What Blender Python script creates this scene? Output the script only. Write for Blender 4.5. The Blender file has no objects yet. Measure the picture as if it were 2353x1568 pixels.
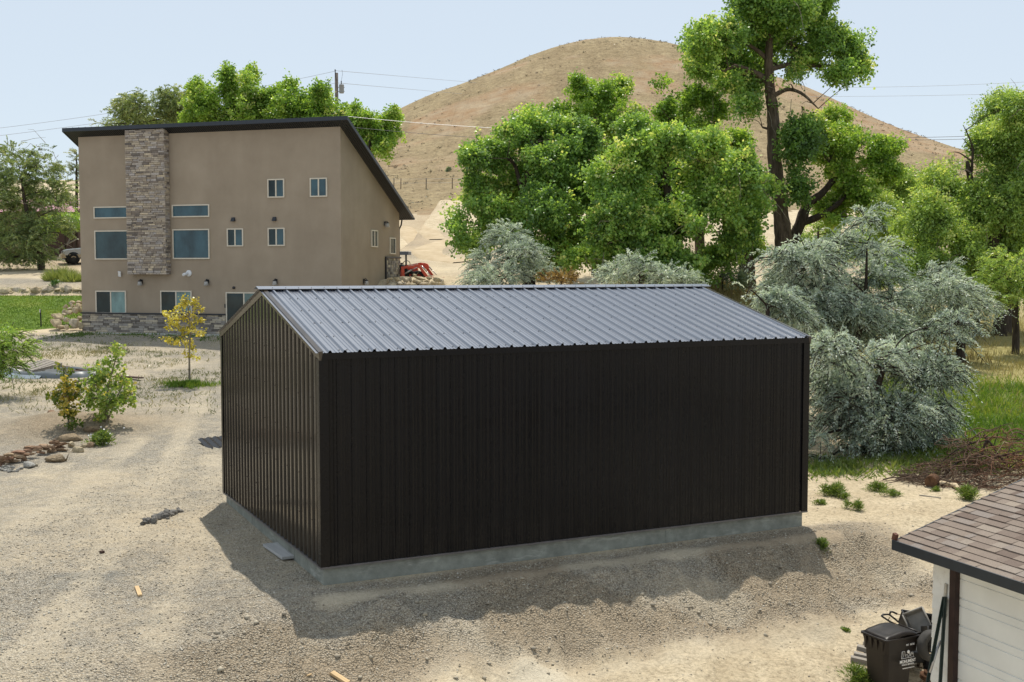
import bpy, bmesh, math, random
import numpy as np
from mathutils import Vector, Matrix
SUN_STR, SKY_STR, SKY_DUST, EXPO, LEAFQ = 3.9, 0.112, 2.0, 0.18, 1.0
random.seed(7); rng = np.random.default_rng(11)
R = math.radians
sc = bpy.context.scene; col = sc.collection
# ------------------------------------------------------------------ camera model (photo measured in 2353 x 1568 units)
FPX, CU, CV, PIT, CZ = 2643.6, 1176.5, 784.0, 0.05925, 4.35
def ray(u, v):
    a = (u - CU) / FPX; b = -(v - CV) / FPX
    return np.array([a, math.cos(PIT) + b * math.sin(PIT), -math.sin(PIT) + b * math.cos(PIT)])
def at(u, v, Y):
    d = ray(u, v); d = d * (Y / d[1]); return np.array([d[0], d[1], d[2] + CZ])
# ------------------------------------------------------------------ noise
def _h(ix, iy, s):
    n = (ix.astype(np.int64) * 374761393 + iy.astype(np.int64) * 668265263 + s * 1442695041) & 0xFFFFFFFF
    n = ((n ^ (n >> 13)) * 1274126177) & 0xFFFFFFFF
    return ((n ^ (n >> 16)) & 0xFFFF) / 65535.0
def vnoise(x, y, s=0):
    ix = np.floor(x); iy = np.floor(y); fx = x - ix; fy = y - iy
    fx = fx * fx * (3 - 2 * fx); fy = fy * fy * (3 - 2 * fy)
    a = _h(ix, iy, s); b = _h(ix + 1, iy, s); c = _h(ix, iy + 1, s); d = _h(ix + 1, iy + 1, s)
    return (a * (1 - fx) + b * fx) * (1 - fy) + (c * (1 - fx) + d * fx) * fy - 0.5
def fbm(x, y, sc_, oct=4, s=0):
    r = 0; a = 1.0
    for i in range(oct):
        r = r + a * vnoise(x / sc_ + 17.3 * i, y / sc_ - 9.1 * i, s + i); sc_ *= 0.5; a *= 0.5
    return r
def sm(a, b, t):
    t = np.clip((t - a) / (b - a), 0, 1); return t * t * (3 - 2 * t)
# ------------------------------------------------------------------ terrain
SH0 = np.array([-2.81, 16.81]); SYAW = 0.4604
SL, SW, SH, SR = 9.14, 6.59, 3.18, 0.88
def shed_xy(x, y):
    dx = x - SH0[0]; dy = y - SH0[1]; c, s = math.cos(SYAW), math.sin(SYAW)
    return dx * c + dy * s, -dx * s + dy * c
HX, HY = 23.0, 260.0
def hill_z(x, y):
    r = np.hypot(x - HX, y - HY) + 3.0 * fbm(x, y, 30, 3, 5)
    return np.interp(r, [0, 9, 15, 21, 30, 43, 58, 73, 100, 130, 160, 220, 300],
                     [56.2, 55.0, 53.2, 51.1, 47.3, 41.8, 34.2, 27.6, 19.5, 12.6, 7, -2, -8])
def T0(x, y):
    x = np.asarray(x, float); y = np.asarray(y, float)
    Lf = np.interp(y, [-60, 0, 12, 20, 24, 30, 40, 54, 58, 62, 70.1, 70.9, 85, 100, 130, 200, 300, 420, 600],
                   [-2.4, -1.7, -.9, -.32, -.2, .0, .35, .72, 1.12, 1.22, 2.95, 3.65, 4.8, 6, 9, 16, 26, 38, 30])
    Md = np.interp(y, [-60, 0, 12, 20, 24, 30, 45, 62, 75, 95, 130, 200, 300, 420, 600],
                   [-2.4, -1.7, -.9, -.32, -.22, .1, 1.9, 3.9, 5, 7.1, 12.5, 16, 22, 30, 26])
    Rt = np.interp(y, [-60, 0, 12, 20, 26, 35, 50, 60, 80, 110, 160, 300, 420, 600],
                   [-2.4, -1.7, -1.2, -.45, -.12, .55, 1.3, 1.8, 3.2, 6, 10, 20, 30, 26])
    wM = np.maximum(sm(-9, -2, x), sm(-9, -8, x) * sm(60.5, 62, y))
    wR = sm(8, 20, x)
    z = Lf * (1 - wM) + Md * wM; z = z * (1 - wR) + Rt * wR
    # flat house platform and the bank beside the shed
    xs, ys = shed_xy(x, y); s = -ys
    s1 = np.interp(xs, [-9, -4, -1, 0, 2, 6, 9.5, 13], [8, 5, 3.0, 2.5, 2.15, 1.9, 1.7, 3.2])
    s0 = np.interp(xs, [-6, -1, 0, 9.3, 10.5, 13], [1.0, .8, .7, .55, .2, -.5])
    zd = np.maximum(-4.325 - .0978 * x + .2068 * y, -2.8)
    pad = sm(-14, -2, xs) * (1 - sm(11, 16, xs)) * (1 - sm(6, 12, ys))
    zp = np.where(ys > 0, -.29 + .012 * np.clip(ys, 0, 12), -.29)
    z = z * (1 - pad) + zp * pad
    t = np.clip((s - s0) / (s1 - s0), 0, 1); t = t * .55 + .45 * t * t * (3 - 2 * t)
    z = np.where(s > s0, z * (1 - t) + np.minimum(zd, z) * t, z)
    # little mounds
    z = z + .28 * np.exp(-((x + 12.9) ** 2 / 1.6 + (y - 32.4) ** 2 / 2.2)) + .3 * np.exp(-((x + 11.6) ** 2 / .5 + (y - 31.6) ** 2 / .7))
    return z
def T(x, y):
    z = T0(x, y); x = np.asarray(x, float); y = np.asarray(y, float)
    xs, ys = shed_xy(x, y)
    far = sm(20, 90, y) * (1 - .8 * sm(56, 60, y) * (1 - sm(76, 84, y)) * (1 - sm(-9, -7, x)))
    z = z + (.05 + .25 * far) * fbm(x, y, 6.0, 4, 1) * sm(.3, 2.0, np.maximum(np.maximum(-xs, xs - SL), np.maximum(-ys, ys - SW)))
    return np.maximum(z, hill_z(x, y))
def gz(x, y): return float(T(np.array([x]), np.array([y]))[0])
def gp(u, v, y0=9.0, y1=400.0):
    """point of the ground seen at a photo position"""
    d = ray(u, v); ys = np.concatenate([np.arange(y0, 40, .05), np.arange(40, y1, .25)])
    X = d[0] / d[1] * ys; Z = CZ + d[2] / d[1] * ys
    g = T(X, ys); k = np.argmax(Z < g)
    return np.array([X[k], ys[k], g[k]])
# ------------------------------------------------------------------ object helpers
def thing(name, label, cat, loc=(0, 0, 0), rz=0.0, group=None):
    o = bpy.data.objects.new(name, None); col.objects.link(o)
    o.empty_display_size = .2; o.location = loc; o.rotation_euler = (0, 0, rz)
    return tag(o, label, cat, group)
def tag(o, label, cat, group=None, kind=None):
    o['label'] = label; o['category'] = cat
    if group: o['group'] = group
    if kind: o['kind'] = kind
    return o
def link(name, me, mats, parent=None, loc=None):
    o = bpy.data.objects.new(name, me); col.objects.link(o)
    for m in (mats if isinstance(mats, (list, tuple)) else [mats]): me.materials.append(m)
    if parent: o.parent = parent
    if loc is not None: o.location = loc
    return o
class MB:
    def __init__(s): s.v = []; s.f = []; s.m = []; s.t = []; s.sm = []; s.mi = 0; s.smooth = False; s.tint = .5
    def add(s, vs, fs):
        b = len(s.v); s.v += [tuple(map(float, p)) for p in vs]; s.t += [s.tint] * len(vs)
        for f in fs: s.f.append(tuple(b + i for i in f)); s.m.append(s.mi); s.sm.append(s.smooth)
    def box(s, c, d, rot=None, bev=0):
        x, y, z = [a / 2 for a in d]
        vs = [Vector((sx * x, sy * y, sz * z)) for sx in (-1, 1) for sy in (-1, 1) for sz in (-1, 1)]
        if rot is not None: vs = [rot @ p for p in vs]
        c = Vector(c)
        s.add([p + c for p in vs], [(0, 1, 3, 2), (4, 6, 7, 5), (0, 4, 5, 1), (2, 3, 7, 6), (0, 2, 6, 4), (1, 5, 7, 3)])
    def b2(s, x0, x1, y0, y1, z0, z1):
        s.box(((x0 + x1) / 2, (y0 + y1) / 2, (z0 + z1) / 2), (abs(x1 - x0), abs(y1 - y0), abs(z1 - z0)))
    def tube(s, path, rad, n=8, cap=True, wob=0):
        P = [Vector(map(float, p)) for p in path]
        if not isinstance(rad, (list, tuple, np.ndarray)): rad = [rad] * len(P)
        vs = []; fs = []; pv = None
        for i, p in enumerate(P):
            t = (P[min(i + 1, len(P) - 1)] - P[max(i - 1, 0)])
            if t.length < 1e-9: t = Vector((0, 0, 1))
            t.normalize()
            if pv is None:
                a = Vector((0, 0, 1)) if abs(t.z) < .9 else Vector((1, 0, 0)); pv = t.cross(a).normalized()
            else:
                pv = (pv - t * pv.dot(t)); pv = pv.normalized() if pv.length > 1e-6 else t.orthogonal().normalized()
            w = t.cross(pv)
            for k in range(n):
                an = 2 * math.pi * k / n; r = rad[i] * (1 + (wob * (random.random() - .5) if wob else 0))
                vs.append(p + pv * (math.cos(an) * r) + w * (math.sin(an) * r))
        for i in range(len(P) - 1):
            for k in range(n):
                a = i * n + k; b = i * n + (k + 1) % n; fs.append((a, b, b + n, a + n))
        if cap: fs.append(tuple(range(n - 1, -1, -1))); fs.append(tuple(range((len(P) - 1) * n, len(P) * n)))
        old = s.smooth; s.smooth = True; s.add(vs, fs); s.smooth = old
        if cap: s.sm[-1] = s.sm[-2] = False
    def prism(s, poly, h, M=None):
        """closed polygon in local xy extruded by h along local z, then put in place by matrix M"""
        n = len(poly); vs = [Vector((p[0], p[1], 0)) for p in poly] + [Vector((p[0], p[1], h)) for p in poly]
        if M is not None: vs = [M @ p for p in vs]
        s.add(vs, [tuple(range(n - 1, -1, -1)), tuple(range(n, 2 * n))] + [(i, (i + 1) % n, n + (i + 1) % n, n + i) for i in range(n)])
    def lathe(s, prof, n=16, M=None):
        vs = []; fs = []
        for r, z in prof:
            for k in range(n):
                p = Vector((r * math.cos(2 * math.pi * k / n), r * math.sin(2 * math.pi * k / n), z)); vs.append(M @ p if M is not None else p)
        for i in range(len(prof) - 1):
            for k in range(n): a = i * n + k; b = i * n + (k + 1) % n; fs.append((a, b, b + n, a + n))
        old = s.smooth; s.smooth = True; s.add(vs, fs); s.smooth = old
    def build(s, name, mats, parent=None, loc=None, world=False, bev=0, fix=True):
        me = bpy.data.meshes.new(name); vs = s.v
        if world:
            o = parent.location if parent else Vector(loc)
            vs = [(p[0] - o[0], p[1] - o[1], p[2] - o[2]) for p in vs]
        me.from_pydata(vs, [], s.f); me.polygons.foreach_set('material_index', s.m); me.polygons.foreach_set('use_smooth', s.sm)
        a = me.attributes.new('tint', 'FLOAT', 'POINT'); a.data.foreach_set('value', s.t)
        if fix or bev:
            bm = bmesh.new(); bm.from_mesh(me); bmesh.ops.recalc_face_normals(bm, faces=bm.faces)
            if bev: bmesh.ops.bevel(bm, geom=[e for e in bm.edges if e.is_manifold and e.calc_face_angle(0) > .5], offset=bev, segments=2, affect='EDGES', profile=.6)
            bm.to_mesh(me); bm.free()
        me.update()
        return link(name, me, mats, parent, loc if not parent or not world else None)
def np_mesh(name, V, F, mats, parent=None, loc=None, tint=None, attrs=None, smooth=False, midx=None):
    """V (n,3), F (m,k) arrays"""
    me = bpy.data.meshes.new(name); n = len(V); m, k = F.shape
    me.vertices.add(n); me.vertices.foreach_set('co', np.ascontiguousarray(V, np.float32).ravel())
    me.loops.add(m * k); me.loops.foreach_set('vertex_index', np.ascontiguousarray(F, np.int32).ravel())
    me.polygons.add(m); me.polygons.foreach_set('loop_start', np.arange(0, m * k, k, dtype=np.int32))
    if smooth: me.polygons.foreach_set('use_smooth', np.ones(m, bool))
    if midx is not None: me.polygons.foreach_set('material_index', midx.astype(np.int32))
    A = dict(attrs or {})
    if tint is not None: A['tint'] = tint
    for kx, val in A.items():
        a = me.attributes.new(kx, 'FLOAT', 'POINT'); a.data.foreach_set('value', np.ascontiguousarray(val, np.float32))
    me.update(calc_edges=True); me.validate()
    return link(name, me, mats, parent, loc)
def dup(root, loc, rz=0, label=None, group=None, scale=None):
    r = root.copy(); col.objects.link(r); r.location = loc; r.rotation_euler = rz if isinstance(rz, tuple) else (0, 0, rz)
    if scale: r.scale = scale
    if label: r['label'] = label
    if group: r['group'] = group
    for ch in root.children:
        c = ch.copy(); col.objects.link(c); c.parent = r
        for g in ch.children:
            d = g.copy(); col.objects.link(d); d.parent = c
    return r
# ------------------------------------------------------------------ material helpers
class Mt:
    def __init__(s, name):
        s.m = bpy.data.materials.new(name); s.m.use_nodes = True; s.nt = s.m.node_tree
        s.b = s.nt.nodes['Principled BSDF']; s.out = s.nt.nodes['Material Output']
    def n(s, t, **kw):
        nd = s.nt.nodes.new(t)
        for k, v in kw.items():
            if k in nd.inputs and not hasattr(nd, k): nd.inputs[k].default_value = v
            else: setattr(nd, k, v)
        return nd
    def l(s, a, b): s.nt.links.new(a, b)
    def pos(s): return s.n('ShaderNodeTexCoord').outputs['Object']
    def attr(s, nm): return s.n('ShaderNodeAttribute', attribute_name=nm).outputs['Fac']
    def noise(s, scale, detail=4, rough=.55, vec=None, d=None, stretch=None):
        nd = s.n('ShaderNodeTexNoise'); nd.inputs['Scale'].default_value = scale; nd.inputs['Detail'].default_value = detail; nd.inputs['Roughness'].default_value = rough
        v = vec or s.pos()
        if stretch:
            mp = s.n('ShaderNodeMapping'); mp.inputs['Scale'].default_value = stretch; s.l(v, mp.inputs['Vector']); v = mp.outputs[0]
        s.l(v, nd.inputs['Vector']); return nd.outputs['Fac']
    def vor(s, scale, feat='F1', out='Distance', vec=None, rnd=1):
        nd = s.n('ShaderNodeTexVoronoi', feature=feat); nd.inputs['Scale'].default_value = scale; nd.inputs['Randomness'].default_value = rnd
        s.l(vec or s.pos(), nd.inputs['Vector']); return nd.outputs[out]
    def ramp(s, fac, stops):
        nd = s.n('ShaderNodeValToRGB'); e = nd.color_ramp.elements
        while len(e) < len(stops): e.new(.5)
        for i, (p, c) in enumerate(stops): e[i].position = p; e[i].color = tuple(c) + ((1,) if len(c) == 3 else ())
        s.l(fac, nd.inputs[0]); return nd.outputs[0]
    def mix(s, f, a, b, mode='MIX'):
        nd = s.n('ShaderNodeMix', data_type='RGBA', blend_type=mode)
        for i, x in ((0, f), (6, a), (7, b)):
            if isinstance(x, (int, float)): nd.inputs[i].default_value = x
            elif isinstance(x, tuple): nd.inputs[i].default_value = x if len(x) == 4 else x + (1,)
            else: s.l(x, nd.inputs[i])
        return nd.outputs[2]
    def math(s, op, a, b=0.0, clamp=False):
        nd = s.n('ShaderNodeMath', operation=op, use_clamp=clamp)
        for i, x in ((0, a), (1, b)):
            if isinstance(x, (int, float)): nd.inputs[i].default_value = x
            else: s.l(x, nd.inputs[i])
        return nd.outputs[0]
    def col(s, x):
        if isinstance(x, tuple): s.b.inputs['Base Color'].default_value = x + (1,)
        else: s.l(x, s.b.inputs['Base Color'])
        return s
    def bump(s, h, strength=.5, dist=.02):
        nd = s.n('ShaderNodeBump'); nd.inputs['Strength'].default_value = strength; nd.inputs['Distance'].default_value = dist
        s.l(h, nd.inputs['Height']); s.l(nd.outputs[0], s.b.inputs['Normal']); return s
    def set(s, rough=.6, spec=.4, metal=0.0, ior=None):
        s.b.inputs['Roughness'].default_value = rough; s.b.inputs['Specular IOR Level'].default_value = spec; s.b.inputs['Metallic'].default_value = metal
        if ior: s.b.inputs['IOR'].default_value = ior
        return s
def simple(name, c, rough=.6, spec=.4, metal=0, var=.15, scale=6, bump=0):
    m = Mt(name).set(rough, spec, metal); f = m.noise(scale, 5)
    a = tuple(x * (1 - var) for x in c); b = tuple(min(1, x * (1 + var)) for x in c)
    m.col(m.ramp(f, [(.3, a), (.7, b)]))
    if bump: m.bump(f, bump, .02)
    return m.m
def tinted(name, stops, rough=.7, spec=.3, nscale=20, nvar=.3, bump=.3, bdist=.02):
    m = Mt(name).set(rough, spec); c = m.ramp(m.attr('tint'), stops); f = m.noise(nscale, 6, .6)
    c = m.mix(1.0, c, m.ramp(f, [(.25, (1 - nvar,) * 3), (.75, (1 + nvar,) * 3)]), 'MULTIPLY'); m.col(c)
    if bump: m.bump(f, bump, bdist)
    return m.m
def foliage(name, stops, transl=.42, tcol=(1.3, 1.2, .6), rough=.38, spec=.5):
    m = Mt(name).set(rough, spec); c = m.ramp(m.attr('tint'), stops); m.col(c)
    tr = m.n('ShaderNodeBsdfTranslucent'); m.l(m.mix(1.0, c, tcol, 'MULTIPLY'), tr.inputs['Color'])
    mx = m.n('ShaderNodeMixShader'); mx.inputs[0].default_value = transl
    m.l(m.b.outputs[0], mx.inputs[1]); m.l(tr.outputs[0], mx.inputs[2]); m.l(mx.outputs[0], m.out.inputs['Surface'])
    return m.m
# ------------------------------------------------------------------ camera, sky, sun
SUN_EL, SUN_AZ = 67.0, 1.0          # the sun stands high behind the sheds, ahead of the camera
cam = bpy.data.cameras.new('camera'); cam.sensor_width = 36; cam.lens = FPX / 2353 * 36; cam.clip_end = 5000; cam.clip_start = .1
co = bpy.data.objects.new('camera', cam); col.objects.link(co); co.location = (0, 0, CZ); co.rotation_euler = (math.pi / 2 - PIT, 0, 0); sc.camera = co
w = bpy.data.worlds.new('World'); sc.world = w; w.use_nodes = True; wn = w.node_tree
sky = wn.nodes.new('ShaderNodeTexSky'); sky.sky_type = 'NISHITA'; sky.sun_disc = False
sky.sun_elevation = R(SUN_EL); sky.sun_rotation = R(SUN_AZ); sky.altitude = 1400; sky.air_density = 1.0; sky.dust_density = SKY_DUST; sky.ozone_density = 1.6
bg = wn.nodes['Background']; bg.inputs['Strength'].default_value = SKY_STR; 
hz = wn.nodes.new('ShaderNodeMix'); hz.data_type = 'RGBA'; hz.inputs[0].default_value = .74      # thin summer haze whitens the clear sky
wn.links.new(sky.outputs[0], hz.inputs[6]); hz.inputs[7].default_value = (6.1, 6.75, 7.25, 1); wn.links.new(hz.outputs[2], bg.inputs['Color'])
sl = bpy.data.lights.new('sun', 'SUN'); sl.energy = SUN_STR; sl.angle = R(.5); sl.color = (1, .94, .84)
so = bpy.data.objects.new('sun', sl); col.objects.link(so)
sd = Vector((math.cos(R(SUN_EL)) * math.sin(R(SUN_AZ)), math.cos(R(SUN_EL)) * math.cos(R(SUN_AZ)), math.sin(R(SUN_EL))))
so.rotation_euler = sd.to_track_quat('Z', 'Y').to_euler()
sc.view_settings.view_transform = 'Standard'; sc.view_settings.look = 'None'; sc.view_settings.exposure = EXPO; sc.view_settings.gamma = 1
sc.cycles.max_bounces = 6; sc.cycles.transparent_max_bounces = 4; sc.cycles.transmission_bounces = 3; sc.cycles.diffuse_bounces = 3; sc.cycles.glossy_bounces = 3
sc.cycles.use_denoising = True; sc.cycles.caustics_reflective = False; sc.cycles.caustics_refractive = False
# ------------------------------------------------------------------ ground and hill, one height field
def micro(x, y):
    xs, ys = shed_xy(x, y); s = -ys
    bank = sm(.5, 1.0, s) * (1 - sm(2.2, 3.4, s)) * sm(-3, 0, xs) * (1 - sm(10, 12, xs))
    near = 1 - sm(28, 60, y)
    out = sm(.02, .25, np.maximum(np.maximum(-xs, xs - SL), np.maximum(-ys, ys - SW)))
    rill = np.abs(fbm(xs + .35 * s, s * .35, .8, 3, 21))
    return (near * (.055 * fbm(x, y, 1.3, 4, 31) + .035 * fbm(x, y, .4, 3, 37)) + bank * (.22 * fbm(x, y, .8, 4, 41) + .16 * np.abs(fbm(x, y, .33, 3, 47)) - .22 * rill + .03)) * out
_T = T
def T(x, y):
    x = np.asarray(x, float); y = np.asarray(y, float); return _T(x, y) + micro(x, y)
def axis(a, b, st, g, lo, hi):
    v = list(np.arange(a, b + 1e-6, st)); d = st; p = v[-1]
    while p < hi: d *= g; p += d; v.append(p)
    d = st; p = v[0]; pre = []
    while p > lo: d *= (g if lo > -300 and False else (1.09 if lo == -150 else g)); p -= d; pre.append(p)
    return np.array(pre[::-1] + v)
gx = axis(-10, 10, .1, 1.02, -420, 420); gy = axis(11.5, 27, .1, 1.0125, -150, 640)
X, Y = np.meshgrid(gx, gy); Z = T(X.ravel(), Y.ravel()).reshape(X.shape)
nx, ny = len(gx), len(gy)
idx = np.arange(nx * ny).reshape(ny, nx)
F = np.stack([idx[:-1, :-1], idx[:-1, 1:], idx[1:, 1:], idx[1:, :-1]], -1).reshape(-1, 4)
fx = X.ravel()[F].mean(1); fy = Y.ravel()[F].mean(1)
ish = (np.hypot(fx - HX, fy - HY) < 141) & (hill_z(fx, fy) > T0(fx, fy) - .6) & (fy > 100)
V = np.stack([X.ravel(), Y.ravel(), Z.ravel()], 1)
def zone_masks(x, y):
    xs, ys = shed_xy(x, y); s = -ys; n1 = fbm(x, y, 4, 4, 61); n2 = fbm(x, y, 1.5, 3, 71)
    drive = sm(-.9, .1, -(x + 3.0) + .15 * (y - 17)) * (1 - sm(38, 50, y))            # gravel drive left of the shed
    bank = sm(-.2, .3, s) * (1 - sm(2.0, 3.0, s + .8 * n1)) * sm(-4, -2, xs) * (1 - sm(9.6, 11.5, xs))
    yard = sm(34, 42, y) * (1 - sm(58, 62, y)) * (1 - sm(-6, -2, x))
    upper = sm(70.5, 71.5, y) * (1 - sm(74, 76, y)) * (1 - sm(-24, -22, x))
    lowl = sm(1.2, 2.8, s + n1) * (1 - sm(-5, 0, xs))
    grav = np.clip(np.maximum(np.maximum(drive * (.8 - .72 * lowl), bank * .95), np.maximum(yard * .75, upper * .9)) + 1.1 * n1 * .5 + .35 * n2, 0, 1)
    shelf = sm(.35, .6, s) * (1 - sm(.7, .95, s)) * (xs > -.3) * (xs < 9.4); grav = grav * (1 - .85 * shelf) * (1 - .75 * sm(2.0, 2.7, s + .5 * n1) * sm(-1.5, .5, xs)); grav = np.where((y > 100), 0, grav)
    past = sm(8, 12, x + 1.5 * n1) * sm(25.5, 29, y + 3 * n1) * (1 - sm(60, 75, y + 6 * n1))
    green = past * (1 - sm(32, 40, y + 5 * n1))
    pale = .55 * np.clip(sm(.05, .5, fbm(x, y, 1.6, 5, 81)) * (1 - sm(17, 24, y)) * np.maximum(sm(.8, 2.0, s) * (xs < 1), sm(1.9, 2.6, s)) + 1.2 * sm(.35, .6, s) * (1 - sm(.7, .95, s)) * (xs > -.3) * (xs < 9.4), 0, 1)
    soil = np.clip(np.exp(-((x + 12.2) ** 2 / 5 + (y - 32) ** 2 / 7)) * 1.2 + .55 * sm(70, 92, y) * (1 - sm(99, 101, y)) * np.clip(1 + 1.5 * n1, 0, 1.4) + bank * (.2 + .6 * sm(-.08, .12, n2)) + sm(100, 120, y) * sm(.05, .3, fbm(x, y, 14, 3, 91)) * .6, 0, 1)
    grey = np.zeros_like(x)
    for gx0, gy0, r_, a_ in GREY: grey = np.maximum(grey, a_ * np.exp(-(((x - gx0) / r_) ** 2 + ((y - gy0) / (r_ * .9)) ** 2) ** 2) * np.clip(1 + 2 * n2, 0, 1.3))
    tr = np.zeros_like(x)
    for path, wd in TRACKS:
        dmin = np.full_like(x, 9.0)
        for (ax_, ay_), (bx_, by_) in zip(path[:-1], path[1:]):
            L2 = (bx_ - ax_) ** 2 + (by_ - ay_) ** 2; t = np.clip(((x - ax_) * (bx_ - ax_) + (y - ay_) * (by_ - ay_)) / L2, 0, 1); dmin = np.minimum(dmin, np.hypot(x - ax_ - t * (bx_ - ax_), y - ay_ - t * (by_ - ay_)))
        tr = np.maximum(tr, (1 - sm(.4 * wd, wd, dmin + .25 * n2)) * np.clip(.75 + 1.2 * n1, 0, 1))
    grav = grav * (1 - .42 * tr); pale = np.clip(pale + .25 * tr, 0, 1)
    return grav, past, green, pale, soil, np.clip(grey, 0, 1)
def tk(*q): return [gp(u, v)[:2] for u, v in q]
TRACKS = [(tk((60, 1500), (200, 1330), (330, 1160), (420, 1000), (475, 900)), .38), (tk((350, 1540), (420, 1330), (470, 1180), (490, 1050)), .34), (tk((0, 1250), (180, 1130), (330, 1010)), .4), (tk((760, 1560), (1250, 1470), (1700, 1390), (2050, 1300), (2200, 1230)), .5), (tk((1150, 1565), (1600, 1500), (1900, 1440), (2090, 1370)), .4)]
GREY = [(*gp(212, 1322)[:2], .55, .9), (*gp(308, 1425)[:2], .5, 1.0), (*gp(160, 1345)[:2], .4, .5)]
xs_, ys_ = V[:, 0], V[:, 1]
gr, pa, gn, pl, so_, gy_ = zone_masks(xs_, ys_)
def ground_mat():
    m = Mt('dry_ground').set(.95, .15)
    P = m.pos()
    big = m.noise(.22, 5, .6); mid = m.noise(1.3, 6, .65); fine = m.noise(14, 6, .7)
    dirt = m.ramp(big, [(.3, (.46, .37, .245)), (.5, (.55, .46, .315)), (.72, (.62, .53, .385))])
    dirt = m.mix(.55, dirt, m.ramp(mid, [(.3, (.39, .31, .20)), (.55, (.56, .47, .325)), (.75, (.68, .59, .44))]))
    dirt = m.mix(1.0, dirt, m.ramp(fine, [(.3, (.55, .53, .51)), (.5, (1, 1, 1)), (.72, (1.28, 1.27, 1.25))]), 'MULTIPLY')
    dirt = m.mix(m.attr('pale'), dirt, (.60, .54, .42))
    dirt = m.mix(m.attr('soil'), dirt, m.ramp(m.noise(5, 6, .7), [(.3, (.25, .185, .12)), (.7, (.42, .33, .225))]))
    crk = m.ramp(m.vor(7, 'DISTANCE_TO_EDGE'), [(.0, (.72, .70, .68)), (.05, (1, 1, 1))])
    dirt = m.mix(.6, dirt, m.mix(1.0, dirt, crk, 'MULTIPLY'))
    v1 = m.n('ShaderNodeTexVoronoi'); v1.inputs['Scale'].default_value = 36; m.l(P, v1.inputs['Vector'])
    v2 = m.n('ShaderNodeTexVoronoi'); v2.inputs['Scale'].default_value = 66; m.l(P, v2.inputs['Vector'])
    def stones(v):
        sx = m.n('ShaderNodeSeparateColor'); m.l(v.outputs['Color'], sx.inputs[0])
        c = m.ramp(sx.outputs[0], [(0, (.24, .22, .185)), (.2, (.45, .41, .335)), (.45, (.61, .555, .45)), (.7, (.72, .67, .56)), (.9, (.78, .74, .65)), (1, (.56, .45, .31))])
        return m.mix(1.0, c, m.ramp(v.outputs['Distance'], [(.2, (1.1, 1.1, 1.1)), (.7, (.42, .40, .38))]), 'MULTIPLY')
    st = m.mix(.45, stones(v1), stones(v2))
    st = m.mix(m.math('MULTIPLY', m.attr('soil'), .8, True), st, m.mix(1.0, st, (.80, .70, .57), 'MULTIPLY'))
    st = m.mix(m.attr('grey'), st, m.mix(1.0, st, (.66, .72, .80), 'MULTIPLY'))
    gm = m.math('MULTIPLY', m.attr('gravel'), m.ramp(m.noise(3.2, 5, .7), [(.3, (.55,) * 3), (.62, (1.25,) * 3)]), True)
    c = m.mix(gm, dirt, st)
    gcol = m.ramp(m.noise(3, 6, .75), [(.25, (.34, .27, .14)), (.45, (.27, .24, .085)), (.7, (.40, .34, .17))])
    gcol = m.mix(m.attr('green'), gcol, m.ramp(m.noise(7, 6, .75), [(.3, (.06, .10, .02)), (.55, (.11, .17, .03)), (.75, (.24, .25, .08))]))
    c = m.mix(m.attr('grass'), c, gcol)
    m.col(c)
    h = m.math('ADD', m.math('MULTIPLY', v1.outputs['Distance'], m.math('MULTIPLY', gm, -1.2)), m.math('MULTIPLY', fine, .8))
    h = m.math('ADD', h, m.math('MULTIPLY', m.noise(40, 4, .7), .3))
    m.bump(h, 1.0, .045)
    return m.m
def hill_mat():
    m = Mt('dry_hillside').set(.95, .1); P = m.pos()
    c = m.ramp(m.noise(.035, 6, .6), [(.3, (.27, .205, .115)), (.5, (.325, .255, .148)), (.7, (.37, .30, .18))])
    c = m.mix(.6, c, m.ramp(m.noise(.5, 8, .75), [(.3, (.18, .14, .08)), (.5, (.325, .255, .15)), (.7, (.45, .37, .235))]))
    c = m.mix(1.0, c, m.ramp(m.noise(1.6, 8, .85), [(.32, (.45, .44, .44)), (.5, (1, 1, 1)), (.7, (1.45, 1.42, 1.38))]), 'MULTIPLY')
    rill = m.noise(.30, 5, .6, stretch=(1.0, .12, .25))
    c = m.mix(.5, c, m.mix(1.0, c, m.ramp(rill, [(.35, (.72, .68, .66)), (.6, (1.1, 1.1, 1.08))]), 'MULTIPLY'))
    c = m.mix(m.attr('soil'), c, m.ramp(m.noise(.3, 5), [(.35, (.36, .21, .115)), (.65, (.46, .36, .25))]))
    m.col(c); m.bump(m.noise(1.2, 8, .75), 1.0, .4); return m.m
M_ground = ground_mat(); M_hill = hill_mat()
def sub(faces, name, mat):
    used = np.unique(faces); mp = np.full(len(V), -1); mp[used] = np.arange(len(used))
    o = np_mesh(name, V[used], mp[faces], mat, attrs=dict(gravel=gr[used], grass=pa[used], green=gn[used], pale=pl[used], soil=so_[used], grey=gy_[used]), smooth=True)
    o['kind'] = 'structure'; return o
g_o = sub(F[~ish], 'ground', M_ground); g_o['label'] = 'dry tan dirt and gravel ground of the whole yard'; g_o['category'] = 'ground'
h_o = sub(F[ish], 'hill', M_hill); h_o['label'] = 'bare brown rounded hill rising behind the trees and house'; h_o['category'] = 'hill'
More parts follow.
